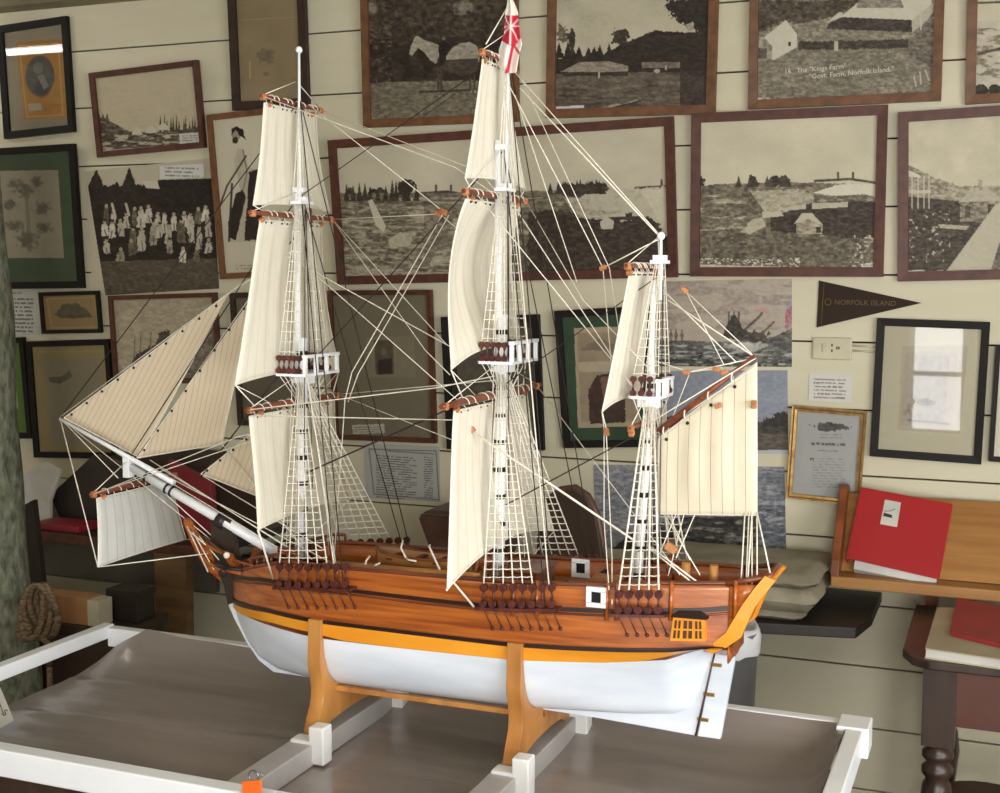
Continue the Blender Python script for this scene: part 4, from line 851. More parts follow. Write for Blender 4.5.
# ------------------------------------------------------------------ the ship model
CY = 2.22
ship = thing('model_ship', (-.95, CY, .79), 'three-masted wooden sailing ship model with cream sails and a white underwater hull', 'ship model')
XB0, XS0 = -1.478, -.432
def hb(X):
    t = np.clip((np.asarray(X, float)-XB0)/(XS0-XB0), 0, 1.05)
    bow = (1-(1-np.clip(t/.30, 0, 1))**2.2)**.78
    st = 1-.40*np.clip((t-.58)/.42, 0, 1.1)**2
    return .112*bow*st
def on(px, py, off=0):                # photo point on the near (port) side of the hull
    X = -1.0
    for _ in range(25): P = at(px, py, CY-float(hb(X))-off); X = .5*X+.5*P[0]
    return P
def trace(pts, off=0):
    P = sorted([tuple(on(x, y, off)[[0, 2]]) for x, y in pts]); xs, zs = zip(*P); return lambda X: np.interp(X, xs, zs)
zWhite = trace([(233, 606), (247, 617), (260, 622.5), (290, 631), (329, 638.5), (400, 647), (476, 655), (526, 660), (602, 664), (666, 661.5), (689, 656), (711, 653)])
zYel0 = trace([(232, 606), (241, 614), (275, 623), (314, 631.5), (345, 640), (400, 647), (476, 655), (526, 660), (602, 664), (640, 663), (668, 657), (700, 650)])
zYel1 = trace([(229, 600), (270, 611.5), (316, 621.5), (331, 623.5), (432, 636), (508, 645), (570, 649), (627, 651), (671, 651), (706, 648)])
zBk1 = trace([(228, 595.5), (270, 607.5), (316, 618), (331, 620), (432, 632.5), (508, 641), (570, 645), (627, 647), (671, 647), (706, 645)])
zUp0 = trace([(225, 577), (262, 581), (300, 586), (352, 592.5), (432, 602), (476, 606.5), (562, 611), (608, 613), (671, 613), (709, 612), (744, 609)])
zUp1 = trace([(225, 573), (262, 577), (300, 582), (352, 588.5), (432, 598), (476, 602.5), (562, 606.5), (608, 608.5), (671, 608), (709, 607), (744, 604)])
zRail = trace([(228, 572), (262, 566), (286, 562), (344, 569), (400, 574), (448, 578), (511, 583), (560, 585), (608, 586), (640, 584), (672, 584), (735, 584), (750, 581)])
def zKeelTop(X): return np.interp(X, [-1.478, -1.465, -1.44, -1.41, -1.36, -1.25, -1.1, -.8, -.62, -.50, -.476, -.468, -.43], [.945, .905, .862, .834, .816, .811, .812, .815, .820, .835, .86, .935, .942])
NX = 90; XS = np.concatenate([np.linspace(XB0+.0005, -1.35, 32), np.linspace(-1.345, XS0, 60)])
def side(s, X, z, off=0):             # hull surface point for side s (-1 near, +1 far)
    X = np.asarray(X, float); zk = zKeelTop(X); zw = zYel1(X); t = (X-XB0)/(XS0-XB0)
    zn = np.clip((z-zk)/np.maximum(zw-zk, 1e-3), 0, 1)
    full = (1-(1-zn)**2.7)**(1/2.3); vee = np.where(t < .5, zn**1.5*.9+.1*zn, zn**2.4)
    bl = np.clip(1-t/.22, 0, 1)**1.0*.75+np.clip((t-.62)/.38, 0, 1)**1.1*.98
    F = full*(1-np.clip(bl, 0, 1))+vee*np.clip(bl, 0, 1)
    up = np.clip((z-zw)/.12, 0, 1.3); F = np.where(z > zw, 1-.05*up, F)
    tp = np.clip((-.468-X)/.07, 0, 1); F = F*(1-(1-tp)*(1-zn**8))
    y = hb(X)*F+.004*np.where(t < .9, 1, np.clip(zn*2-1, 0, 1))+off
    return np.stack([X, CY+s*y, np.broadcast_to(z, X.shape)], -1)
def strake(name, za, zb, m, n=6, off=0, X=XS, parent=ship, label=None, inner=0):
    b = M()
    for s in (-1, 1):
        rows = []
        for i in range(n+1):
            f = i/n; z = za(X)*(1-f)+zb(X)*f; rows.append(side(s, X, z, off))
        if inner:
            for i in range(2): z = zb(X)*(1-i)+za(X)*i; rows.append(side(s, X, z, off-inner))
        b.grid(np.array(rows) if s < 0 else np.array(rows)[:, ::-1])
    return b.build(name, m, parent, label=label)
strake('hull_bottom', zKeelTop, lambda X: zWhite(X)+.0005, white_sh, 16, label='white painted underwater hull')
strake('lower_planking', lambda X: zWhite(X)-.001, lambda X: np.maximum(zYel0(X), zWhite(X))+.001, plank_dk, 3, .0004)
strake('yellow_wale', lambda X: zYel0(X), zYel1, yellow_m, 3, .003, label='yellow wale')
strake('black_wale', lambda X: zYel1(X)-.0005, zBk1, band_m, 2, .0038, label='black strip above the yellow wale')
strake('side_planking', lambda X: zBk1(X)-.001, lambda X: zUp0(X)+.001, plank_m, 6, 0)
strake('upper_black_band', zUp0, zUp1, band_m, 2, .002)
strake('bulwark', lambda X: zUp1(X)-.001, zRail, plank_m, 4, 0, inner=.006)
b = M()
for s in (-1, 1):
    X = XS[4:]; P = side(s, X, zRail(X)+.001, -.003)
    b.tube(P, .0048, 6)
b.build('rail_cap', plank_dk, ship)
# second thin moulding along the side
b = M()
for s in (-1, 1): X = XS[2:]; b.tube(side(s, X, zUp0(X)-.004, .001), .0022, 5)
b.build('moulding', plank_dk, ship)
def zDeck(X): return zRail(X)-.034
b = M(); X = XS[2:]; G = np.array([side(-1, X, zDeck(X), -.006), np.stack([X, 0*X+CY, zDeck(X)+.003], -1), side(1, X, zDeck(X), -.006)]); b.grid(G); b.build('deck', deck_m, ship)
# keel, stem, rudder
kz = [at(x, y, CY) for x, y in ((230, 604), (236, 618), (248, 641), (260, 659), (275, 671), (320, 678), (420, 692), (516, 704), (600, 717), (697, 734.5))]
top = [at(x, y, CY) for x, y in ((716, 653), (700, 645), (600, 655), (420, 640), (330, 640), (262, 612), (238, 600))]
M().prism([p+np.array([0, -.006, 0]) for p in kz+top], (0, .012, 0)).build('keel', white_sh, ship, label='white keel and forefoot')
a = [at(x, y, CY) for x, y in ((698.5, 734.8), (721, 738), (736, 656), (716, 653))]
rd = M().prism([p+np.array([0, -.006, 0]) for p in a], (0, .012, 0)).build('rudder', white_sh, ship, label='white rudder blade')
ORG[rd.name] = ORG[ship.name]
b = M().tube([at(695.5, 736, CY-.008), at(715, 652, CY-.008)], .0018, 5); b.build('rudder_gap', tan_m, rd)
for t in (.2, .5, .85):
    p = at(696.5, 736, CY-.008)*(1-t)+at(717, 652, CY-.008)*t; M().box(p-np.array([.006, .001, .003]), p+np.array([.014, .017, .003])).build('hinge', brass_m, rd)
# stem, cutwater and head rails
a = [at(x, y, CY) for x, y in ((230, 604), (226, 585), (218, 566), (213, 548), (213, 520), (222, 514), (232, 520), (236, 545), (242, 575), (240, 600))]
M().prism([p+np.array([0, -.008, 0]) for p in a], (0, .016, 0)).build('stem', mat('dark_stem', (58, 46, 38), .45), ship)
a = [at(x, y, CY) for x, y in ((222, 580), (212, 572), (202, 560), (194, 545), (187, 528), (185, 518), (190, 520), (196, 532), (206, 544), (220, 552), (236, 556), (236, 566))]
M().prism([p+np.array([0, -.006, 0]) for p in a], (0, .012, 0)).build('cutwater', plank_m, ship)
for s in (-1, 1):
    P1 = [at(185, 522, CY), at(196, 538, CY+s*.008), at(212, 548, CY+s*.02), at(232, 556, CY+s*.045)]
    P2 = [at(194, 545, CY), at(205, 560, CY+s*.012), at(220, 570, CY+s*.03), at(240, 573, CY+s*.055)]
    P3 = [at(203, 537, CY), at(214, 545, CY+s*.03), at(232, 560, CY+s*.05), at(254, 566, CY+s*.075)]
    M().tube(P1, .0045, 6).build('head_rail', plank_m, ship); M().tube(P2, .0038, 6).build('head_rail', plank_m, ship); M().tube(P3, .003, 6).build('head_rail', plank_dk, ship)
    b = M()
    for t0, t1 in (((187, 526), (208, 572)), ((193, 532), (214, 570)), ((199, 536), (219, 560)), ((188, 530), (206, 545))): b.tube([at(*t0, CY+s*.014), at(*t1, CY+s*.02)], .0014, 5)
    b.build('gammoning', rope_w, ship)
# catheads and knightheads
cp_ = on(229, 548, .03)
for s in (-1, 1):
    p = side(s, np.array([-1.45]), zRail(np.array([-1.45])))[0]
    M().hexa([p+np.array(v) for v in ((-.006, 0, 0), (.006, 0, 0), (.006, s*-.02, 0), (-.006, s*-.02, 0), (-.01, s*.03, .034), (.004, s*.03, .034), (.004, s*.018, .036), (-.01, s*.018, .036))]).build('cathead', plank_m, ship)
    M().ball(p+np.array([-.004, s*.028, .038]), .007).build('cathead_knob', rope_w, ship)
    M().tube([p+np.array([-.04, s*.015, .012]), p+np.array([-.01, s*.03, .012]), p+np.array([.04, s*.016, .008])], .0035, 6).torus(p+np.array([-.01, s*.032, .002]), .008, .0018).ball(p+np.array([.045, s*.018, .008]), .0055).build('anchor', iron_m, ship)
# raised forecastle rail and pin rails
def fence(x0, x1, dz, name, m=plank_dk, off=-.004, posts=8):
    for s in (-1, 1):
        X = np.linspace(x0, x1, posts); b = M(); P = side(s, X, zRail(X)+dz, off); b.tube(P, .0035, 6)
        Q = side(s, X, zRail(X), off)
        for a_, c_ in zip(P, Q): b.tube([a_, c_], .0028, 6)
        b.build(name, m, ship)
fence(-1.42, -1.27, .018, 'forecastle_rail')
# stern: counter, transom, fashion piece, quarter gallery
Xs = XS0
def sec(X, s, z): return side(s, np.array([X]), np.array([z]))[0]
nr = [on(x, y) for x, y in ((711, 648), (736, 638), (744, 612), (757, 590), (770, 575))]
outl = [(-.470, .970), (-.455, .978), (-.430, .992), (-.405, 1.020), (-.390, 1.055), (-.375, 1.095), (-.363, 1.118)]
hw = [.067, .068, .068, .066, .062, .056, .050]
P = []
for (x, y), w in zip(((708, 650), (722, 644), (737, 634), (744, 618), (750, 605), (761, 590), (772, 577)), hw): P.append((at(x, y, CY-w), w))
rows = [[(p[0], CY+w*f, p[2]-abs(f)**2*0) for f in np.linspace(-1, 1, 9)] for p, w in P]
M().grid(np.array(rows)).build('transom', plank_m, ship, solid=.006)
for s in (-1, 1):
    b = M(); V = []
    wid = (.003, .014, .018, .014, .011, .011, .011)
    for (p, w), wd in zip(P, wid):
        y = CY+s*(w+.008); V.append([(p[0]-wd, y, p[2]+.002), (p[0]+.008, y, p[2]-.004), (p[0]+.008, y-s*.012, p[2]-.004), (p[0]-wd, y-s*.012, p[2]+.002)])
    G = np.array([r_+[r_[0]] for r_ in V]); b.grid(G, sm=False); b.add(V[0], [(0, 1, 2, 3)]); b.add(V[-1], [(3, 2, 1, 0)])
    b.build('fashion_piece', yellow_m, ship, label='yellow stern quarter timber')
# fill between hull end and transom
for s in (-1, 1):
    b = M(); zz = np.linspace(0, 1, 8); A = []; B = []
    zl = [p[2] for p, w in P]; xl = [p[0] for p, w in P]
    for f in zz:
        z = .955+(float(zRail(XS0))-.955)*f; A.append(sec(XS0-.001, s, z)); xt = np.interp(z, zl, xl); wt = np.interp(z, zl, hw); B.append((max(xt, XS0), CY+s*wt, z))
    b.grid(np.array([A, B])); b.build('stern_planking', plank_m, ship, solid=.003)
b = M(); c1 = at(716, 648, CY); c2 = at(737, 653, CY); c3 = at(736, 640, CY)
w = .03; b.hexa([(c1[0]-.04, CY-w, c1[2]), (c2[0], CY-w*.5, c2[2]-.002), (c2[0], CY+w*.5, c2[2]-.002), (c1[0]-.04, CY+w, c1[2]), (c1[0]-.04, CY-.06, c3[2]+.01), (c3[0]+.004, CY-.066, c3[2]+.004), (c3[0]+.004, CY+.066, c3[2]+.004), (c1[0]-.04, CY+.06, c3[2]+.01)]); b.build('counter', plank_m, ship)
M().tube([side(-1, np.array([XS0-.005]), zRail(np.array([XS0-.005])))[0], (P[-1][0][0]-.004, CY-.048, P[-1][0][2]), (P[-1][0][0], CY, P[-1][0][2]+.010), (P[-1][0][0]-.004, CY+.048, P[-1][0][2]), side(1, np.array([XS0-.005]), zRail(np.array([XS0-.005])))[0]], .005, 6).build('taffrail', plank_dk, ship)
for s in (-1, 1):                     # quarter gallery window boxes
    g0 = on(670, 641, .012); g1 = on(706, 641, .012); g2 = on(705, 618, .012); g3 = on(673, 617, .012)
    y = CY+s*(float(hb(-.50))+.016); yi = y-s*.02
    V = [(g0[0], y, g0[2]), (g1[0], y-s*.003, g1[2]+.001), (g2[0], y-s*.003, g2[2]), (g3[0], y, g3[2])]
    qg = M().hexa(V+[(x, yi, z) for x, _, z in V]).build('quarter_gallery', yellow_m, ship, label='yellow quarter gallery window')
    ORG[qg.name] = ORG[ship.name]
    b = M(); L = lambda u, v: tuple((np.array(V[0])*(1-u)+np.array(V[1])*u)*(1-v)+(np.array(V[3])*(1-u)+np.array(V[2])*u)*v+np.array([0, s*.0012, 0]))
    for u0, u1 in ((.08, .15), (.2, .27), (.36, .47), (.52, .63), (.72, .79), (.84, .91)):
        for v0, v1 in ((.12, .46), (.54, .88)):
            q = [L(u0, v0), L(u1, v0), L(u1, v1), L(u0, v1)]; b.add(q, [(0, 1, 2, 3)] if s < 0 else [(3, 2, 1, 0)])
    b.build('window_panes', mat('pane_brown_%d' % s, (92, 52, 24), .3), qg)
    M().hexa([(V[3][0]-.004, y+s*.003, V[3][2]), (V[2][0]+.006, y+s*.003, V[2][2]), (V[2][0]+.006, yi, V[2][2]), (V[3][0]-.004, yi, V[3][2]), (V[3][0]+.008, y-s*.008, V[3][2]+.010), (V[2][0]-.008, y-s*.008, V[2][2]+.010), (V[2][0]-.008, yi, V[2][2]+.010), (V[3][0]+.008, yi, V[3][2]+.010)]).build('gallery_roof', band_m, qg)
# gun ports with white frames
for px, py, s in ((596.5, 597, -1), (581, 568, 1)):
    c = on(px, py, .004) if s < 0 else at(px, py, CY+float(hb(-.75))-.008)
    h = .018; b = M()
    for a0, a1 in (((-h, -h), (h, -h*.55)), ((-h, h*.55), (h, h)), ((-h, -h*.6), (-h*.5, h*.6)), ((h*.5, -h*.6), (h, h*.6))): b.box((c[0]+a0[0], c[1]-.004, c[2]+a0[1]), (c[0]+a1[0], c[1]+.006, c[2]+a1[1]))
    gp = b.build('gunport_frame', white_m, ship, label='white square gunport frame'); ORG[gp.name] = ORG[ship.name]
    M().box((c[0]-h*.5, c[1]-.001, c[2]-h*.55), (c[0]+h*.5, c[1]+.006, c[2]+h*.55)).build('gunport_lid', iron_m, gp)
# timberheads (vertical posts on the bulwark side)
for px in (513, 537, 607, 617, 671, 735):
    a0 = on(px, zz0 := 613, .003); X = a0[0]
    for s in (-1, 1):
        M().tube([side(s, np.array([X]), zUp0(np.array([X]))-.012, .004)[0], side(s, np.array([X]), zRail(np.array([X]))+.006, .003)[0]], .0042, 4).build('timberhead', plank_m, ship)
# launch boat, hatch, windlass, cabin, cannon
bt0, bt1 = -1.14, -.93; NB = 26; zB = 1.052
rows = []
for i in range(NB):
    t = i/(NB-1); w = .034*(math.sin(PI*min(.5+.5*t, 1)**1) if 0 else (1-(1-min(t/.35, 1))**2.2)**.6*(1-.25*max(0, (t-.6)/.4)**2)); sh = zB+.030+.010*(2*t-1)**2
    rows.append([(bt0+(bt1-bt0)*t, CY-.012+w*math.sin(a), sh-.036*math.cos(a)**2*(1 if True else 0)) for a in np.linspace(-PI/2, PI/2, 13)])
bo = M().grid(np.array(rows)).build('launch_boat', lectern_m, ship, solid=.003, label='open wooden ship boat on deck'); ORG[bo.name] = ORG[ship.name]
b = M(); b.tube([r_[0] for r_ in rows], .003, 5); b.tube([r_[-1] for r_ in rows], .003, 5); b.build('gunwale', plank_dk, bo)
for t in (5, 11, 17, 22): M().box((rows[t][0][0]-.006, rows[t][0][1], zB+.022), (rows[t][0][0]+.006, rows[t][-1][1], zB+.026)).build('thwart', dead_m, bo)
M().box((-1.18, CY-.05, 1.035), (-.92, CY+.03, 1.048)).build('boat_chocks', plank_m, ship)
b = M()
for y in (-.075, -.06): b.tube([(-1.22, CY+y, 1.062), (-.90, CY+y, 1.066)], .0045, 7)
b.build('spare_spars', cradle_m, ship)
M().box((-.86, CY-.05, 1.035), (-.79, CY+.05, 1.075)).box((-.865, CY-.055, 1.075), (-.785, CY+.055, 1.08)).build('hatch_coaming', plank_dk, ship, bevel=.002)
M().box((-.70, CY-.03, 1.04), (-.64, CY+.03, 1.07)).build('companionway', plank_m, ship, bevel=.002)
M().box((-.97, CY-.018, 1.04), (-.935, CY+.018, 1.09)).build('galley_stack', plank_dk, ship, bevel=.002)
bl = M(); bl.tube([(-1.33, CY-.04, 1.06), (-1.33, CY+.04, 1.06)], .011, 10); bl.box((-1.345, CY-.045, 1.03), (-1.315, CY-.038, 1.08)); bl.box((-1.345, CY+.038, 1.03), (-1.315, CY+.045, 1.08)); bl.build('windlass', plank_dk, ship)
for X, y in ((-.70, .055), (-.63, .055), (-.74, -.06)):
    b = M(); b.tube([(X, CY+y-.03, 1.058), (X, CY+y+.02, 1.060), (X, CY+y+.03, 1.060)], [.0075, .0055, .006], 9); b.box((X-.007, CY+y-.028, 1.040), (X+.007, CY+y+.01, 1.053)); b.build('cannon', iron_m, ship)
b = M()
for X in (-.47, -.52): M().tube([(X, CY-.02, 1.07), (X, CY-.02, 1.115)], .008, 9).build('stern_bitt', cradle_m, ship)
M().torus((-.555, CY, 1.105), .018, .0022, 'x', 16, 5).tube([(-.555, CY-.02, 1.105), (-.555, CY+.02, 1.105)], .0015, 4).tube([(-.555, CY, 1.085), (-.555, CY, 1.125)], .0015, 4).tube([(-.548, CY, 1.06), (-.548, CY, 1.11)], .003, 5).build('steering_wheel', plank_dk, ship)

# ------------------------------------------------------------------ masts
def mpt(px, py): return at(px, py, CY)
def mast(name, low, mid, top, r0, r1, r2, bands, ball=True, mm=None):
    """low/mid/top: (px,py) pairs for each of the three overlapping spars"""
    root = M().tube([mpt(*low[0]), mpt(*low[1])], [r0, r0*.85], 12).build(name, white_m, ship, label='white painted mast'); ORG[root.name] = ORG[ship.name]
    off = np.array([-.010, 0, 0])
    M().tube([mpt(*mid[0])+off, mpt(*mid[1])+off], [r1, r1*.8], 10).build('topmast', mm or white_m, root)
    p = mpt(*top[1]); M().tube([mpt(*top[0]), p], [r2, r2*.6], 8).build('topgallant_mast', white_m, root)
    if ball: M().ball(p, r2*1.7).build('mast_truck', white_m, root)
    b = M(); a_, c_ = mpt(*low[0]), mpt(*low[1])
    for i in range(bands):
        t = (i+.5)/bands; q = a_*(1-t)+c_*t; h = np.array([0, 0, .0045]); rr = (r0*(1-t)+r0*.85*t)*1.06; M().tube([q-h, q+h], rr, 12).build('mast_band', iron_m, root)
    return root
mf = mast('foremast', ((302, 572), (302, 340)), ((303, 385), (301, 190)), ((300, 215), (299, 50)), .0125, .0075, .0042, 9)
mm_ = mast('mainmast', ((498, 590), (502, 318)), ((504, 375), (503, 140)), ((506, 190), (509, -12)), .0125, .0075, .0042, 10, False)
mz = mast('mizzenmast', ((637, 588), (652, 372)), ((655, 405), (659, 280)), ((660, 300), (661, 236)), .0090, .0058, .0045, 8)
# tops (platforms) with rails
def platform(root, c, wx0, wx1, wy, thick=.005, rail=.036):
    x, y, z = c
    pf = M().prism([(x-wx0, y-wy*.75, z), (x-wx0*.7, y-wy, z), (x+wx1, y-wy, z), (x+wx1, y+wy, z), (x-wx0*.7, y+wy, z), (x-wx0, y+wy*.75, z)], (0, 0, thick)).build('mast_top_platform', white_m, root)
    b = M(); xr = x+wx1-.003
    for f in (-1, -.34, .34, 1): b.box((xr-.0035, y+wy*f*.92-.003, z+thick), (xr+.0035, y+wy*f*.92+.003, z+rail))
    b.box((xr-.005, y-wy*.97, z+rail), (xr+.005, y+wy*.97, z+rail+.006)); b.build('platform_rail', white_m, root)
    b = M().box((x-.02, y-.012, z-.018), (x+.02, y+.012, z)); b.build('trestle_trees', white_m, root)
TF, TM, TZ = mpt(303, 374), mpt(503, 362), mpt(650, 397)
platform(mf, TF, .030, .045, .068); platform(mm_, TM, .030, .045, .068); platform(mz, TZ, .030, .030, .05, .005, .030)
for root, px, py in ((mf, 302, 203), (mm_, 505, 190), (mz, 660, 262)):
    c = mpt(px, py); M().box(c-np.array([.012, .024, .003]), c+np.array([.012, .024, .003])).box(c+np.array([-.012, -.006, .003]), c+np.array([.012, .006, .012])).build('crosstrees', white_m, root)
for root, px, py in ((mf, 301, 190), (mm_, 504, 147), (mf, 302, 340), (mm_, 502, 317)):
    c = mpt(px, py); M().box(c-np.array([.016, .007, .005]), c+np.array([.009, .007, .005])).build('mast_cap', white_m, root, bevel=.001)

# bowsprit, jib boom
bs0, bs1 = mpt(290, 560), mpt(129, 466)
bw = M().tube([bs0, bs1], [.0115, .009], 12).build('bowsprit', white_m, ship, label='white bowsprit'); ORG[bw.name] = ORG[ship.name]
M().tube([mpt(176, 487)+np.array([0, -.006, .010]), mpt(60, 419)], [.0065, .0035], 9).build('jib_boom', white_m, bw)
c = mpt(128.5, 467); M().box(c-np.array([.008, .01, .022]), c+np.array([.008, .01, .022])).build('bowsprit_cap', white_m, bw, bevel=.001)
b = M(); d = (bs1-bs0)/np.linalg.norm(bs1-bs0)
for px, py in ((172, 492), (167, 489), (147, 477), (221, 520)): q = mpt(px, py); t = (q-bs0)@d; q = bs0+d*t; M().tube([q-d*.002, q+d*.002], .0125, 12).build('bowsprit_band', iron_m, bw)
c = mpt(222, 521); M().tube([c-d*.010, c+d*.010], .0165, 12).build('gammoning_collar', mat('collar_dark', (48, 40, 36), .4), bw)

# ------------------------------------------------------------------ yards and square sails
HALF = {}
def half_to(c, nx):                   # half length whose near end reaches column nx
    a, b = .01, .6
    for _ in range(40):
        h = (a+b)/2
        if pj(c+np.array([0, -h, 0]))[0] > nx: a = h
        else: b = h
    return h
def yard(name, px, py, near, r, dx=-.016, label=None):
    c = mpt(px, py)+np.array([dx, 0, 0]); n = 9; half = half_to(c, near)/1.04; HALF[name] = half
    o = M().tube([c+np.array([0, half*f, 0]) for f in np.linspace(-1.04, 1.04, n)], [r*(1-.45*abs(f)**1.5) for f in np.linspace(-1, 1, n)], 10).build(name, yard_m, ship); ORG[o.name] = ORG[ship.name]
    for s in (-1, 1):
        p = c+np.array([0, s*half*.96, 0]); M().box(p-np.array([.0055, .0055, .008]), p+np.array([.0055, .0055, .005])).build('yardarm_block', block_m, o, bevel=.0026)
        p = c+np.array([-.004, s*half*.72, -.012]); M().box(p-np.array([.005, .006, .004]), p+np.array([.005, .006, .004]), R=rotX(.5)).build('sheet_block', block_m, o, bevel=.002)
    return c, o
def square_sail(name, c, nearT, nearB, farB, belly, r_y, roach=.0, n=8, m=None):
    """hangs below yard centre c; bottom corners pulled to foot_dx forward/aft"""
    nu, nv = 25, 25; G = np.zeros((nv, nu, 3)); UV = np.zeros((nv, nu, 2))
    zt = c[2]-r_y-.006; halfT = half_to(c, nearT); a, b_ = .01, .5
    for _ in range(40):
        halfB = (a+b_)/2; B0 = at(*nearB, CY-halfB)
        if pj((B0[0], CY+halfB, B0[2]))[0] < farB: a = halfB
        else: b_ = halfB
    foot_dx = B0[0]-c[0]+.004; zdrop = zt-B0[2]
    for i in range(nv):
        v = i/(nv-1)
        for j in range(nu):
            u = 2*j/(nu-1)-1; w = halfT*(1-v)+halfB*v-(.010 if belly > 0 else .002)*math.sin(PI*v)
            bell = belly*math.sin(PI*min(1, v*1.02)**.85)*(1-.55*u*u)
            sc = .0012*math.sin(u*19)*(v*(1-v)*4)
            G[i, j] = (c[0]-.004+foot_dx*v-bell+sc, c[1]+w*u, zt-zdrop*v*(1-.0*u)+roach*(1-u*u)*v**3); UV[i, j] = (j/(nu-1)+.004, v)
    o = M().grid(G, uv=UV).build(name, m or sail_m, ship, solid=.0012); ORG[o.name] = ORG[ship.name]
    b = M(); per = [G[0, j] for j in range(nu)]+[G[i, -1] for i in range(1, nv)]+[G[-1, j] for j in range(nu-2, -1, -1)]+[G[i, 0] for i in range(nv-2, -1, -1)]
    b.tube(per, .0013, 5, caps=False); b.build('bolt_rope', rope_w, o)
    for k in range(n):
        b = M(); g = M(); f = -1+2*(k+.5)/n; j = int(round((f+1)/2*(nu-1))); p = G[0, j]
        b.torus((c[0], p[1], c[2]-.004), r_y+.0045, .0011, 'y', 12, 4, frac=.8); g.ball(p+np.array([0, 0, -.004]), .0024, 6, 4, sc=(1, 1, 1))
        b.build('roband', rope_w, o); g.build('grommet', iron_m, o)
    return G, o
Y1c, o_ = yard('fore_course_yard', 303, 402, 246, .0075); Gfc, _ = square_sail('fore_course', Y1c, 251, (258, 530), 350, .010, .0075, .010)
Y2c, o_ = yard('fore_topsail_yard', 301, 216, 249, .0060); Gft, _ = square_sail('fore_topsail', Y2c, 262, (235, 385), 339, .012, .006, .012)
Y3c, o_ = yard('fore_topgallant_yard', 300, 103, 261, .0050); Gfg, _ = square_sail('fore_topgallant', Y3c, 266, (253, 205), 330, .006, .005, .008)
Y4c, o_ = yard('main_course_yard', 503, 395, 441, .0080); Gmc, _ = square_sail('main_course', Y4c, 456, (447, 590), 554, .010, .008, .035)
Y5c, o_ = yard('main_topsail_yard', 505, 196, 463, .0065); Gmt, _ = square_sail('main_topsail', Y5c, 468, (451, 370), 526, .052, .0065, .030)
Y6c, o_ = yard('main_topgallant_yard', 507, 58, 481, .0052); Gmg, _ = square_sail('main_topgallant', Y6c, 485, (465, 178), 525, .006, .0052, .008)
Y7c, o_ = yard('mizzen_topsail_yard', 656, 266, 626, .0050, -.022); Gzt, _ = square_sail('mizzen_topsail', Y7c, 632, (602, 412), 642, .004, .005, .012)
# spritsail under the bowsprit
Y8c, o_ = yard('spritsail_yard', 136, 484, 90, .0058, 0); Gsp, _ = square_sail('spritsail', Y8c, 98, (98, 567), 186, -.003, .0058, .002, 6, sprit_m)
# spare dark yard arms (studding booms) as in the photo: crossjack under the mizzen top
Y9c, o_ = yard('crossjack_yard', 652, 424, 630, .0045, -.018)

# fore-and-aft sails
def tri_sail(name, tack, head, clew, m, n=9, belly=.006, hoops=8):
    T, H, C = [np.array(p) for p in (tack, head, clew)]; N_ = 22; G = np.zeros((N_, N_, 3)); UV = np.zeros((N_, N_, 2))
    for i in range(N_):
        v = i/(N_-1)
        for j in range(N_):
            u = j/(N_-1); luff = T*(1-u)+H*u; leech = C*(1-u)+H*u; p = luff*(1-v)+leech*v
            p[1] += belly*math.sin(PI*v)*math.sin(PI*min(1, u*.9+.1)); G[i, j] = p
            e = (H-C)/np.linalg.norm(H-C); dd = p-C; perp = np.linalg.norm(dd-e*(dd@e)); UV[i, j] = (perp*5.2, u)
    o = M().grid(G, uv=UV).build(name, m, ship, solid=.001); ORG[o.name] = ORG[ship.name]
    b = M().tube([T, H, C, T], .0013, 5, caps=False); b.build('bolt_rope', rope_w, o)
    b = M()
    for k in range(hoops):
        t = (k+.4)/hoops; p = T*(1-t)+H*t; q = p*.975+C*.025; M().ball(q+np.array([0, -.001, 0]), .0030, 6, 4).tube([p+np.array([-.003, 0, .003]), q], .0008, 4).build('hank', iron_m, o)
    return o
tri_sail('flying_jib', mpt(64, 418), mpt(229, 294), mpt(140, 458), jib_m, hoops=10)
tri_sail('inner_jib', mpt(137, 458), mpt(254, 292), mpt(222, 444), jib_m, hoops=8)
tri_sail('fore_staysail', mpt(201, 474), mpt(296, 398), mpt(262, 498), jib_m, hoops=7)
# spanker with gaff
S = [mpt(659, 438), mpt(757, 362), mpt(757, 515.5), mpt(657, 514)]
N_ = 24; G = np.zeros((N_, N_, 3)); UV = np.zeros((N_, N_, 2))
for i in range(N_):
    for j in range(N_):
        u = j/(N_-1); v = i/(N_-1); p = (S[0]*(1-u)+S[1]*u)*(1-v)+(S[3]*(1-u)+S[2]*u)*v; p[1] += -.010*math.sin(PI*u)*math.sin(PI*v)-.002*math.sin(u*22)*math.sin(PI*v); G[i, j] = p; UV[i, j] = (u+.02, v)
spk = M().grid(G, uv=UV).build('spanker', spanker_m, ship, solid=.0012); ORG[spk.name] = ORG[ship.name]
M().tube([S[0], S[1], S[2], S[3], S[0]], .0013, 5, caps=False).build('bolt_rope', rope_w, spk)
for t in (.06, .28, .52, .76):
    b = M(); g = M(); p = S[0]*(1-t)+S[1]*t; b.torus(p+np.array([-.001, 0, .006]), .0085, .0014, 'x', 12, 4); g.ball(p+np.array([.004, -.003, -.010]), .0034, 6, 4)
    b.build('roband', rope_w, spk); g.build('grommet', iron_m, spk)
gf = M().tube([mpt(659, 431), mpt(755, 356)], [.0065, .004], 9).build('gaff', yard_m, ship); ORG[gf.name] = ORG[ship.name]
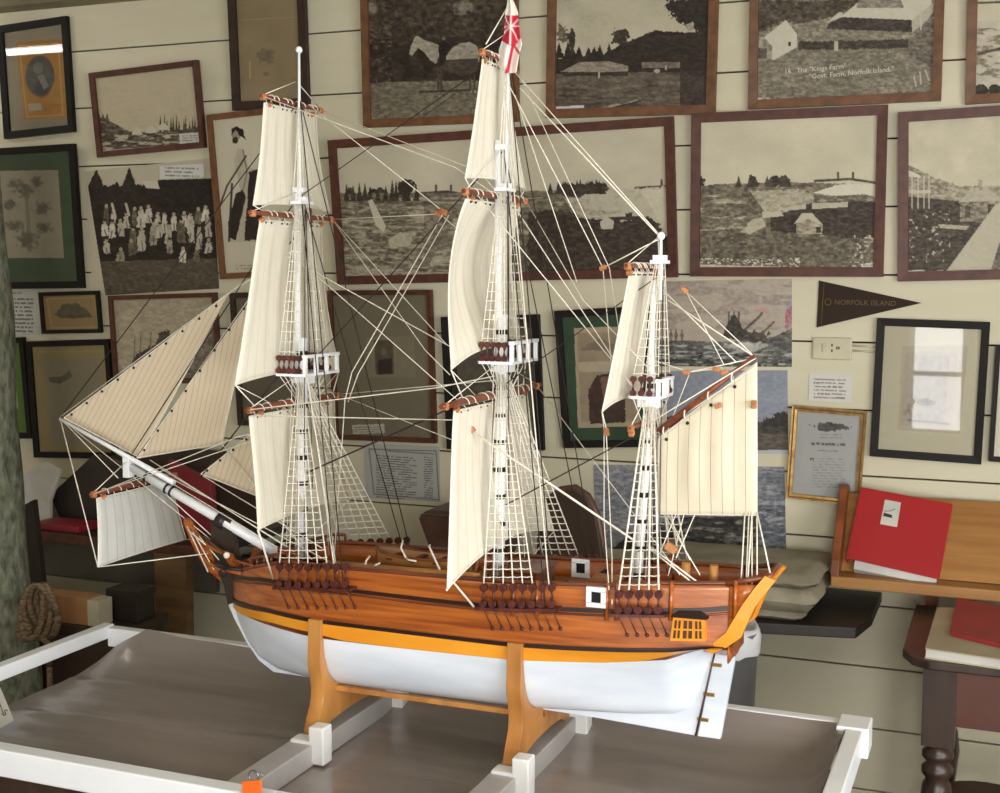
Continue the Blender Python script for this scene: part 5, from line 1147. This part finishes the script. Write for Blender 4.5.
# ------------------------------------------------------------------ white ensign
L_ = [(508, -9), (507, 4), (505, 14), (504, 34), (499, 50), (499, 64), (504, 73)]; R__ = [(508.5, -9), (514, 2), (518, 12), (520, 34), (522, 44), (519, 56), (516, 74)]
ys = np.linspace(-9, 73, 80); lx = np.interp(ys, [p[1] for p in L_], [p[0] for p in L_]); rx = np.interp(ys, [p[1] for p in R__], [p[0] for p in R__])
G = []; PXs = np.zeros((80, 30)); PYs = np.zeros((80, 30))
for i, y in enumerate(ys):
    row = []
    for j in range(30):
        u = j/29; x = lx[i]*(1-u)+rx[i]*u; PXs[i, j] = x; PYs[i, j] = y; row.append(at(x, y, CY-.012+.006*math.sin(u*9+y*.03)))
    G.append(row)
fl = M().grid(np.array(G)).build('ensign', print_m, ship, label='white ensign flag with red cross'); ORG[fl.name] = ORG[ship.name]
cv = Canvas(PXs, PYs, (236, 230, 222))
cv.poly([(502, 16), (521, 15), (521, 38), (514, 48), (500, 40)], (196, 44, 62)); cv.line([(505, 17), (518, 40)], .9, (232, 222, 220)); cv.line([(518, 20), (503, 34)], .9, (232, 222, 220)); cv.line([(511, 15), (510, 44)], .7, (236, 226, 222)); cv.line([(504, 27), (520, 26)], .7, (236, 226, 222))
cv.poly([(503, 19), (506, 19), (505, 24)], (60, 60, 100)); cv.line([(513, 44), (507, 72)], 1.6, (186, 40, 58)); cv.line([(513, 44), (520, 54)], 1.0, (186, 40, 58))
cols = np.ones((2400, 4), 'f'); cols[:, :3] = lin(np.clip(cv.c, 0, 255)).reshape(-1, 3); ca = fl.data.color_attributes.new('Col', 'FLOAT_COLOR', 'POINT'); ca.data.foreach_set('color', cols.ravel())
md = fl.modifiers.new('thickness', 'SOLIDIFY'); md.thickness = .0008

# ------------------------------------------------------------------ rigging
def rope(name, pts, m=rope_w, r=.0011, sag=0, parent=ship):
    out = []
    for a_, b_ in zip(pts[:-1], pts[1:]):
        a_ = np.array(a_, float); b_ = np.array(b_, float); k = 6 if sag else 1
        for i in range(k): t = i/k; out.append(a_*(1-t)+b_*t+np.array([0, 0, -sag*4*t*(1-t)*np.linalg.norm(b_-a_)]))
    out.append(np.array(pts[-1], float)); return M().tube(out, r, 5).build(name, m, parent)
def block(p, tilt=0.3, s=1.0):
    p = np.array(p); h = np.array([.0065, .004, .0042])*s
    M().box(p-h, p+h, R=rotY(tilt)).build('block', block_m, ship, bevel=.0015)
def shrouds(tops, bots, nr, name, m=rope_w, r=.0010, t0=.04, t1=.97, rr=.0010, extra=0):
    """tops and bots: matching lists of points; ratlines cross them"""
    b = M()
    for a_, c_ in zip(tops, bots): b.tube([a_, c_], r, 5)
    o = b.build(name, m, ship); ORG[o.name] = ORG[ship.name]
    b = M()
    for i in range(nr):
        t = t0+(t1-t0)*i/(nr-1); P = [np.array(a_)*(1-t)+np.array(c_)*t for a_, c_ in zip(tops, bots)]
        P = [P[0]+(P[0]-P[1])*extra]+P+[P[-1]+(P[-1]-P[-2])*extra]
        Q = []
        for k, (a_, c_) in enumerate(zip(P[:-1], P[1:])): Q += [a_, (a_+c_)/2+np.array([0, 0, -.0012])]
        b.tube(Q+[P[-1]], rr, 4)
    b.build('ratlines', m, o)
    return o
def deadeyes(pts_top, pts_bot, m=dead_m, r=.0072, chain=None, pr=None):
    for a_, c_ in zip(pts_top, pts_bot):
        for p in (a_, c_):
            M().tube([np.array(p)-np.array([0, .0035, 0]), np.array(p)+np.array([0, .0035, 0])], r, 10).build('deadeye', m, ship)
    b = M()
    for a_, c_ in zip(pts_top, pts_bot):
        a_ = np.array(a_); c_ = np.array(c_)
        for d in (-.003, 0, .003): b.tube([a_+np.array([d, 0, 0]), c_+np.array([-d, 0, 0])], .0011, 4)
    b.build('lanyards', m, ship)
def lower_rig(mtop, px0, px1, n, pyU, pyL, dz_ch, nr, tag_, r=.0013, nd=None, back=0):
    """near side shroud feet spread px0..px1 on the channel; mirrored to the far side"""
    off = .022
    feet = [on(px0+(px1-px0)*k/(n-1), pyL, off) for k in range(n)]
    xs = [p[0] for p in feet]; zl = feet[0][2]; zl2 = feet[-1][2]
    dzu = on((px0+px1)/2, pyU, off)[2]-on((px0+px1)/2, pyL, off)[2]
    for s in (-1, 1):
        U = []; Lw = []
        for k, x in enumerate(xs):
            y = CY+s*(float(hb(x))+off); z = zl+(zl2-zl)*k/(n-1); Lw.append(np.array([x, y, z])); U.append(np.array([x, y-s*.003, z+dzu]))
        tops = [np.array([mtop[0]-.006+.016*k/(n-1), CY+s*.012, mtop[2]-.004]) for k in range(n)]
        nsh = nd or n
        shrouds(tops[:nsh], [u+np.array([0, 0, .008]) for u in U[:nsh]], nr, 'shrouds', extra=.12, r=r)
        deadeyes(U, Lw)
        b = M(); x0, x1 = xs[0]-.014, xs[-1]+.014
        for x in np.linspace(x0, x1, 2): pass
        yi0 = CY+s*float(hb(x0)); yi1 = CY+s*float(hb(x1)); yo = s*(off+.006)
        b.prism([(x0, yi0-s*.004, zl-.012), (x0, yi0+yo, zl-.012), (x1, yi1+yo, zl2-.012), (x1, yi1-s*.004, zl2-.012)], (0, 0, .005)); b.build('channel_board', dead_m, ship)
        b = M()
        for k, x in enumerate(xs):
            p = Lw[k]; e = side(s, np.array([x+.012]), np.array([p[2]-.048]), .002)[0]; b.tube([p+np.array([0, 0, -.008]), e], .0012, 4); b.ball(e, .0038, 7, 5)
        b.build('chainplates', iron_m if False else dead_m, ship)
lower_rig(mpt(303, 380), 279, 345, 8, 567, 584, 0, 24, 'fore', nd=6)
lower_rig(mpt(503, 372), 483, 551, 8, 588, 604, 0, 26, 'main', nd=6)
lower_rig(mpt(650, 404), 618, 658, 5, 595, 610, 0, 21, 'mizzen', r=.0019)
# thick white seizing lines above the fore deadeyes
def upper_rig(T, topc, n, hw, px_spread, nr, z_up=.040):
    for s in (-1, 1):
        base = [np.array([T[0]-.02+.045*k/(n-1), CY+s*hw, T[2]+.010]) for k in range(n)]
        U = [p+np.array([0, -s*.002, z_up*.62]) for p in base]
        tops = [np.array([topc[0]-.005+.010*k/(n-1), CY+s*.014, topc[2]]) for k in range(n)]
        shrouds(tops, [u+np.array([0, 0, .004]) for u in U], nr, 'topmast_shrouds', r=.0009, extra=.1)
        deadeyes(U, base, r=.0056)
        fb = [np.array([T[0]-.008+.02*k/(n-1), CY+s*.014, T[2]-.05]) for k in range(n)]
        b = M()
        for a_, c_ in zip(base, fb): b.tube([a_-np.array([0, 0, .008]), c_], .001, 4)
        b.build('futtock_shrouds', rope_w, ship)
upper_rig(TF, mpt(302, 205), 5, .058, 0, 15); upper_rig(TM, mpt(505, 192), 5, .058, 0, 16); upper_rig(TZ, mpt(660, 263), 4, .042, 0, 13)
for topc, T, hw in ((mpt(300, 108), mpt(302, 203), .022), (mpt(507, 62), mpt(505, 190), .022)):
    for s in (-1, 1):
        for k in range(3): rope('topgallant_shroud', [topc+np.array([0, s*.003, 0]), T+np.array([-.008+.01*k, s*hw, 0])], r=.0009)

def yend(c, h, s=-1, dz=0): return c+np.array([0, s*h, dz])
H_ = lambda n: HALF[n+'_yard']
fc_n, fc_f = yend(Y1c, H_('fore_course')), yend(Y1c, H_('fore_course'), 1); ft_n, ft_f = yend(Y2c, H_('fore_topsail')), yend(Y2c, H_('fore_topsail'), 1); fg_n, fg_f = yend(Y3c, H_('fore_topgallant')), yend(Y3c, H_('fore_topgallant'), 1)
mc_n, mc_f = yend(Y4c, H_('main_course')), yend(Y4c, H_('main_course'), 1); mt_n, mt_f = yend(Y5c, H_('main_topsail')), yend(Y5c, H_('main_topsail'), 1); mg_n, mg_f = yend(Y6c, H_('main_topgallant')), yend(Y6c, H_('main_topgallant'), 1)
zt_n, zt_f = yend(Y7c, H_('mizzen_topsail')), yend(Y7c, H_('mizzen_topsail'), 1); zc_n, zc_f = yend(Y9c, H_('crossjack')), yend(Y9c, H_('crossjack'), 1)
FT, FM, FD = mpt(300, 100), mpt(301, 192), mpt(302, 345)
MT, MM, MD_ = mpt(508, 50), mpt(504, 150), mpt(502, 322)
ZT, ZM = mpt(661, 238), mpt(655, 380)
JB, CP = mpt(60, 418), mpt(128, 460)
# stays (black)
K = rope_k
rope('fore_topgallant_stay', [JB, FT], K); rope('fore_topmast_stay', [CP, FM], K, .0012); rope('fore_stay', [mpt(200, 478), FD], K, .0015)
rope('main_stay', [mpt(304, 474), mpt(502, 385)], K, .0016); rope('main_topmast_stay', [mpt(303, 372), MM], K, .0012); rope('main_topgallant_stay', [mpt(301, 196), MT], K, .001)
rope('mizzen_stay', [mpt(500, 508), mpt(655, 425)], K, .0013); rope('mizzen_topmast_stay', [mpt(504, 385), mpt(660, 275)], K, .001)
# white preventer stays
rope('main_preventer_stay', [mpt(297, 262), mpt(460, 352)], r=.0011); rope('main_topmast_preventer', [mpt(297, 258), mpt(480, 420)], r=.001)
rope('mizzen_topgallant_stay', [mpt(520, 88), ZT], r=.0014); rope('mizzen_topgallant_stay', [mpt(513, 70), ZT+np.array([0, .01, 0])], r=.001)
# backstays
for s, xx in ((-1, (335, 343)), (1, (343, 350))):
    for k, px in enumerate(xx):
        f = on(px, 582, .02); f = np.array([f[0], CY+s*(float(hb(f[0]))+.02), f[2]])
        rope('topmast_backstay', [(FM, FT)[k], f], K, .0011)
for s in (-1, 1):
    for k, px in enumerate((545, 553)):
        f = on(px, 604, .02); f = np.array([f[0], CY+s*(float(hb(f[0]))+.02), f[2]])
        rope('topmast_backstay', [(MM, MT)[k], f], K, .0011)
for k, px in enumerate((334, 549)):
    f = on(px, (570, 592)[k], .02); T0 = (mpt(304, 350), mpt(505, 90))[k]; rope('running_backstay', [T0, f+np.array([0, 0, .01])], r=.0013)
# braces: fore yards lead aft to the main mast, main yards to the mizzen
for e, tgt, nm in ((fg_n, mpt(446, 168), 'fore_topgallant_brace'), (fg_f, mpt(470, 172), 'fore_topgallant_brace')): rope(nm, [e, tgt+np.array([.02, 0, 0]), mpt(503, 200)], r=.0009)
rope('fore_topsail_brace', [ft_f, mpt(440, 214), mpt(470, 240)], r=.0009)
b1 = np.array(mpt(444, 212)); block(b1, .4, 1.3); block(b1+np.array([-.012, 0, -.004]), .5)
rope('brace_fall', [b1, mpt(352, 372), mpt(345, 400), mpt(334, 560)], r=.001); rope('brace_fall', [b1+np.array([.01, 0, -.006]), mpt(358, 374), mpt(348, 402)], r=.001)
rope('fore_topsail_brace', [FT+np.array([.02, 0, -.01]), b1], r=.0009); rope('fore_topsail_brace', [ft_f, mpt(447, 345)], r=.0009); rope('fore_topsail_brace', [ft_f, mpt(425, 350), mpt(450, 375)], r=.0009)
rope('fore_course_brace', [fc_n, mpt(435, 388), mpt(500, 375)], r=.0012); rope('fore_course_brace', [fc_f, mpt(500, 380)], r=.0009); rope('fore_course_brace', [fc_n+np.array([.01, 0, -.01]), mpt(448, 420), mpt(500, 418)], r=.0012); rope('fore_course_brace', [fc_f, mpt(490, 455)], r=.0009)
rope('main_topsail_brace', [mt_f, mpt(583, 300), mpt(655, 375)], r=.0009); rope('main_topsail_brace', [mt_n+np.array([0, .05, 0]), mpt(640, 395)], r=.001); rope('main_topsail_brace', [mpt(507, 195), mpt(648, 412)], r=.0011)
b2 = mpt(603, 268); block(b2, -.4, 1.0); block(mpt(606.5, 432), 1.4, 1.1)
rope('main_topgallant_brace', [mg_n+np.array([.0, .06, 0]), b2], r=.0010); rope('main_topgallant_brace', [mg_f, b2+np.array([.012, 0, 0]), mpt(622, 350)], r=.0009); rope('main_topgallant_brace', [b2, mpt(612, 372)], r=.0010); rope('main_topgallant_brace', [b2, ZT], r=.0012)
rope('main_topgallant_brace', [mpt(515, 95), mpt(577, 282)], r=.0009)
rope('main_course_brace', [mc_f+np.array([.0, 0, -.005]), on(680, 575, -.03)+np.array([0, 0, 0])], r=.0010)
p_ = np.array(mpt(471, 431)); block(np.array(at(471, 431, CY-.10)), -.7, 1.2); rope('main_sheet_line', [at(473, 432, CY-.10), at(635, 541, CY-.04)], r=.0022)
# lifts
for c_, h_, T0 in ((Y1c, H_('fore_course'), TF), (Y2c, H_('fore_topsail'), FM), (Y3c, H_('fore_topgallant'), mpt(299, 82)), (Y4c, H_('main_course'), TM), (Y5c, H_('main_topsail'), MM), (Y6c, H_('main_topgallant'), mpt(508, 35)), (Y7c, H_('mizzen_topsail'), ZT), (Y9c, H_('crossjack'), TZ)):
    for s in (-1, 1): rope('yard_lift', [c_+np.array([0, s*h_*.93, .004]), np.array(T0)+np.array([-.006, s*.004, 0])], r=.0009)
# clew lines and sheets
for G_, tgt in ((Gft, Y1c), (Gmt, Y4c)):
    for k, s in ((0, -1), (-1, 1)): rope('topsail_sheet', [G_[-1, k], np.array(tgt)+np.array([0, s*.15, .004])], r=.0013); rope('clew_line', [G_[-1, k], np.array(tgt)+np.array([.0, s*.09, .004])], r=.0009)
for G_, tgt, h_ in ((Gfg, Y2c, .11), (Gmg, Y5c, .12)):
    for k, s in ((0, -1), (-1, 1)): rope('topgallant_sheet', [G_[-1, k], np.array(tgt)+np.array([0, s*h_, .004])], r=.0011)
rope('mizzen_topsail_sheet', [Gzt[-1, 0], mpt(606, 428), mpt(612, 560), on(612, 604, .01)], r=.0012); rope('mizzen_topsail_sheet', [Gzt[-1, 0], mpt(604, 428), mpt(604, 520), on(609, 590, .01)], r=.0010)
rope('mizzen_topsail_sheet', [Gzt[-1, -1], zc_f], r=.001)
rope('fore_sheet', [Gfc[-1, 0], on(273, 579, .01)], r=.0022); rope('fore_sheet', [Gfc[-1, -1], sec(-1.36, 1, 1.06)], r=.0014); rope('fore_sheet', [at(303, 350, CY-.06), on(337, 573, .004)], r=.0015)
rope('main_sheet', [Gmc[-1, 0], on(450, 578, .01), on(474, 607, .012)], r=.0022); rope('main_sheet', [Gmc[-1, -1], sec(-.86, 1, 1.07)], r=.0014)
# spritsail gear, martingale, bobstays
rope('spritsail_sheet', [Gsp[-1, 0], mpt(212, 553)], r=.0012); rope('spritsail_sheet', [Gsp[-1, -1], mpt(205, 545)+np.array([0, .03, 0])], r=.0012); rope('spritsail_lift', [JB, Gsp[-1, 0]], r=.0013)
rope('spritsail_lift', [JB, at(118, 478, CY-.03)], r=.001); rope('spritsail_lift', [yend(Y8c, H_('spritsail')), CP], r=.0011)
rope('spritsail_brace', [yend(Y8c, H_('spritsail')), at(255, 440, CY-.02), mpt(303, 412)], r=.0010); rope('spritsail_brace', [yend(Y8c, H_('spritsail')*.9), at(240, 436, CY-.02), mpt(303, 425)], r=.0010); rope('jib_boom_guy', [JB, CP, sec(-1.50, -1, 1.06)], r=.0011); rope('jib_boom_guy', [JB, sec(-1.52, 1, 1.06)], r=.0009)
rope('jib_stay', [mpt(60, 417), mpt(237, 287), mpt(300, 250)], r=.0011); rope('jib_stay', [mpt(136, 458), mpt(296, 235)], K, .0011); rope('jib_halyard', [mpt(229, 294), mpt(262, 272), mpt(300, 245)], r=.0009)
for (x0, y0), (x1, y1) in (((140, 462), (330, 562)), ((150, 460), (296, 553)), ((160, 468), (290, 548)), ((150, 470), (318, 572)), ((222, 444), (312, 560)), ((203, 476), (322, 548))):
    rope('jib_sheet', [at(x0, y0, CY-.004), at(x1, y1, CY-.035)], r=.0011)
# spanker gear
rope('gaff_lift', [mpt(668, 300), mpt(755, 357)], r=.0013); rope('gaff_lift', [mpt(663, 290), mpt(736, 362)], r=.0011); rope('gaff_vang', [mpt(686, 291), mpt(755, 357)], r=.0009); rope('gaff_vang', [mpt(686, 291), mpt(724, 365)], r=.0009)
rope('gaff_guy', [mpt(756, 358), at(648, 424, CY-.06)], r=.0012); rope('gaff_guy', [mpt(757, 366), mpt(652, 436)], r=.0011); rope('gaff_guy', [mpt(755, 358), mpt(690, 372), mpt(655, 361)], r=.0011); rope('peak_halyard', [mpt(722, 368), mpt(690, 372), mpt(664, 440)], r=.001)
for x, y in ((686, 290), (688, 372), (718, 369), (726, 372), (720, 405), (650, 424), (637, 425)): block(mpt(x, y)+np.array([0, -.012, 0]), (x % 3)*.5-.4)
block(mpt(755, 404)+np.array([0, -.01, 0]), 1.57, 1.1); block(at(671, 548, CY-.05), .5, 1.6)
for px, tx, ty in ((745, 741, 582), (749, 746, 588), (752, 752, 592), (757, 770, 573), (757, 757, 575), (752, 748, 578)): rope('spanker_sheet', [mpt(px, 512), at(tx, ty, CY-.05)], r=.0014)
for x0, x1, y1 in ((676, 657, 560), (684, 668, 576), (695, 676, 558), (668, 690, 560), (664, 700, 575)): rope('brail', [mpt(x0, 514), at(x1, y1, CY-.05)], r=.0011)
rope('boom_line', [at(648, 545, CY-.06), at(700, 584, CY-.075)], r=.0016); rope('boom_line', [at(650, 549, CY-.06), at(694, 584, CY-.075)], r=.0014)
rope('flag_halyard', [mpt(508, 6), at(486, 44, CY-.09)], r=.0011)
for k in range(6):                    # falls down beside each lower mast
    for (mx, my, bx_, by_) in ((303, 210, 302, 560), (505, 195, 500, 580), (658, 280, 645, 580)):
        a0 = mpt(mx, my)+np.array([.004*(k-2), (-1)**k*.012, 0]); a1 = mpt(bx_, by_)+np.array([.014*(k-2.5)+.008, (-1)**k*(.035+.006*k), 0]); rope('running_line', [a0, a1], (rope_w, rope_k)[k % 3 == 2], .0009)
for x0, y0, x1, y1, x2, y2 in ((370, 556, 366, 561, 365, 572), (403, 540, 401, 548, 406, 558), (430, 545, 429, 546, 440, 570), (406, 558, 409, 560, 416, 561), (353, 577, 360, 575, 380, 563)):
    rope('boat_lashing', [at(x0, y0, CY-.05), at(x1, y1, CY-.06), at(x2, y2, CY-.065)], r=.002)

# ------------------------------------------------------------------ cradle
cr = thing('ship_cradle', (-1.0, CY, BZ), 'varnished wooden cradle of two shaped frames holding up the model ship', 'stand')
def smooth(P, k=5):
    P = [np.array(p) for p in P]; P = [P[0]]+P+[P[-1]]; out = []
    for a_, b_, c_, d_ in zip(P[:-3], P[1:-2], P[2:-1], P[3:]):
        for i in range(k): t = i/k; out.append(tuple(.5*(2*b_+(c_-a_)*t+(2*a_-5*b_+4*c_-d_)*t*t+(3*b_-a_-3*c_+d_)*t**3)))
    return out+[tuple(P[-1])]
for xb in XB:
    zt_ = float(zYel1(xb))+.008; out = []; W_ = float(hb(xb))
    prof = smooth([(.142, BZ), (.147, BZ+.006), (.138, BZ+.030), (.124, BZ+.055), (.119, BZ+.075), (.121, BZ+.10), (W_+.020, BZ+.135), (W_+.018, BZ+.17), (W_+.016, zt_)])
    inn = [(W_+.004, zt_)]
    for z in np.linspace(zt_-.01, .828, 9): inn.append((abs(side(-1, np.array([xb]), np.array([z]))[0][1]-CY)+.0035, z))
    inn += [(.010, .812), (.008, .792)]
    half = prof+inn; poly = [(xb-.014, CY-y, z) for y, z in half]+[(xb-.014, CY+y, z) for y, z in half[::-1]]
    foot = [(.120, BZ), (.10, BZ+.012), (.04, BZ+.018)]
    poly += [(xb-.014, CY+y, z) for y, z in foot]+[(xb-.014, CY-y, z) for y, z in foot[::-1]]
    f_ = M().prism(poly, (.028, 0, 0)).build('cradle_frame', cradle_m, cr, bevel=.002); ORG[f_.name] = ORG[cr.name]
    M().tube([(xb, CY-.1475+.02, BZ+.045), (xb, CY-.1475+.03, BZ+.045)], .0035, 8).build('screw', iron_m, f_)
for s in (-1, 1): M().box((XB[0]+.014, CY+s*.068-.005, .812), (XB[1]-.014, CY+s*.068+.005, .822)).build('side_rail', cradle_m, cr, bevel=.001)
for i, xb in enumerate(XB):
    for s in (-1, 1):
        y = CY+s*.150
        b = M().box((xb-.022, min(y, y+s*.035), ZF+.004), (xb+.024, max(y, y+s*.035), BZ+.006)).box((xb+.018, min(y, y+s*.035), ZF+.004), (xb+.050, max(y, y+s*.035), BZ+.034))
        b.build('stop_bracket', bracket_m, bevel=.003, cat='bracket', group='white brackets holding the cradle feet',
            label=['white stepped bracket at the %s foot of the %s cradle frame' % (('near' if s < 0 else 'far'), ('bow-end', 'stern-end')[i])][0])

# ------------------------------------------------------------------ orange tag and printed sign on the tray
ot = thing('orange_key_tag', atz(252, 786, ZR), 'orange plastic tag on a wire ring at the front rail of the tray', 'tag')
a = [at(x, y, Y0-.037) for x, y in ((243, 781), (262, 779), (263, 802), (244, 804))]
M().prism(a, (0, -.004, 0)).build('tag_body', orange_m, ot, bevel=.001)
c = at(253, 776, Y0-.032); M().torus((c[0], Y0-.03, c[2]), .009, .0012, n=16).tube([(c[0]-.01, Y0-.02, c[2]+.004), (c[0]+.012, Y0-.02, c[2]-.002)], .0012, 5).build('ring', steel_m, ot)
a = [atz(x, y, ZR+.004) for x, y in ((-60, 706), (2, 686), (14, 721), (-50, 748))]
sg = thing('printed_sign', a[1], 'white printed sign card with an ornamental border at the left edge of the tray', 'sign')
up = np.array([0, .03, .0])
q = [at(x, y, Y) for x, y, Y in ((-60, 762, 1.86), (13, 721, 1.93), (-1, 687, 2.02), (-64, 700, 1.98))]
M().hexa([q[0], q[1], q[2], q[3]]+[p+np.array([0, .003, 0]) for p in q]).build('card', paper_m, sg)
b = M(); f = lambda u, v: (np.array(q[0])*(1-u)+np.array(q[1])*u)*(1-v)+(np.array(q[3])*(1-u)+np.array(q[2])*u)*v+np.array([0, -.002, .001])
b.tube([f(.08, .12), f(.80, .12), f(.93, .28), f(.93, .7), f(.86, .88), f(.1, .88)], .0008, 4); b.tube([f(.80, .12), f(.86, .3), f(.93, .28)], .0007, 4); b.build('border', ink_m, sg)
text('S', 5, 713, 0, .018, 1.925, ink_m, sg, -.3, 'lettering', .4)
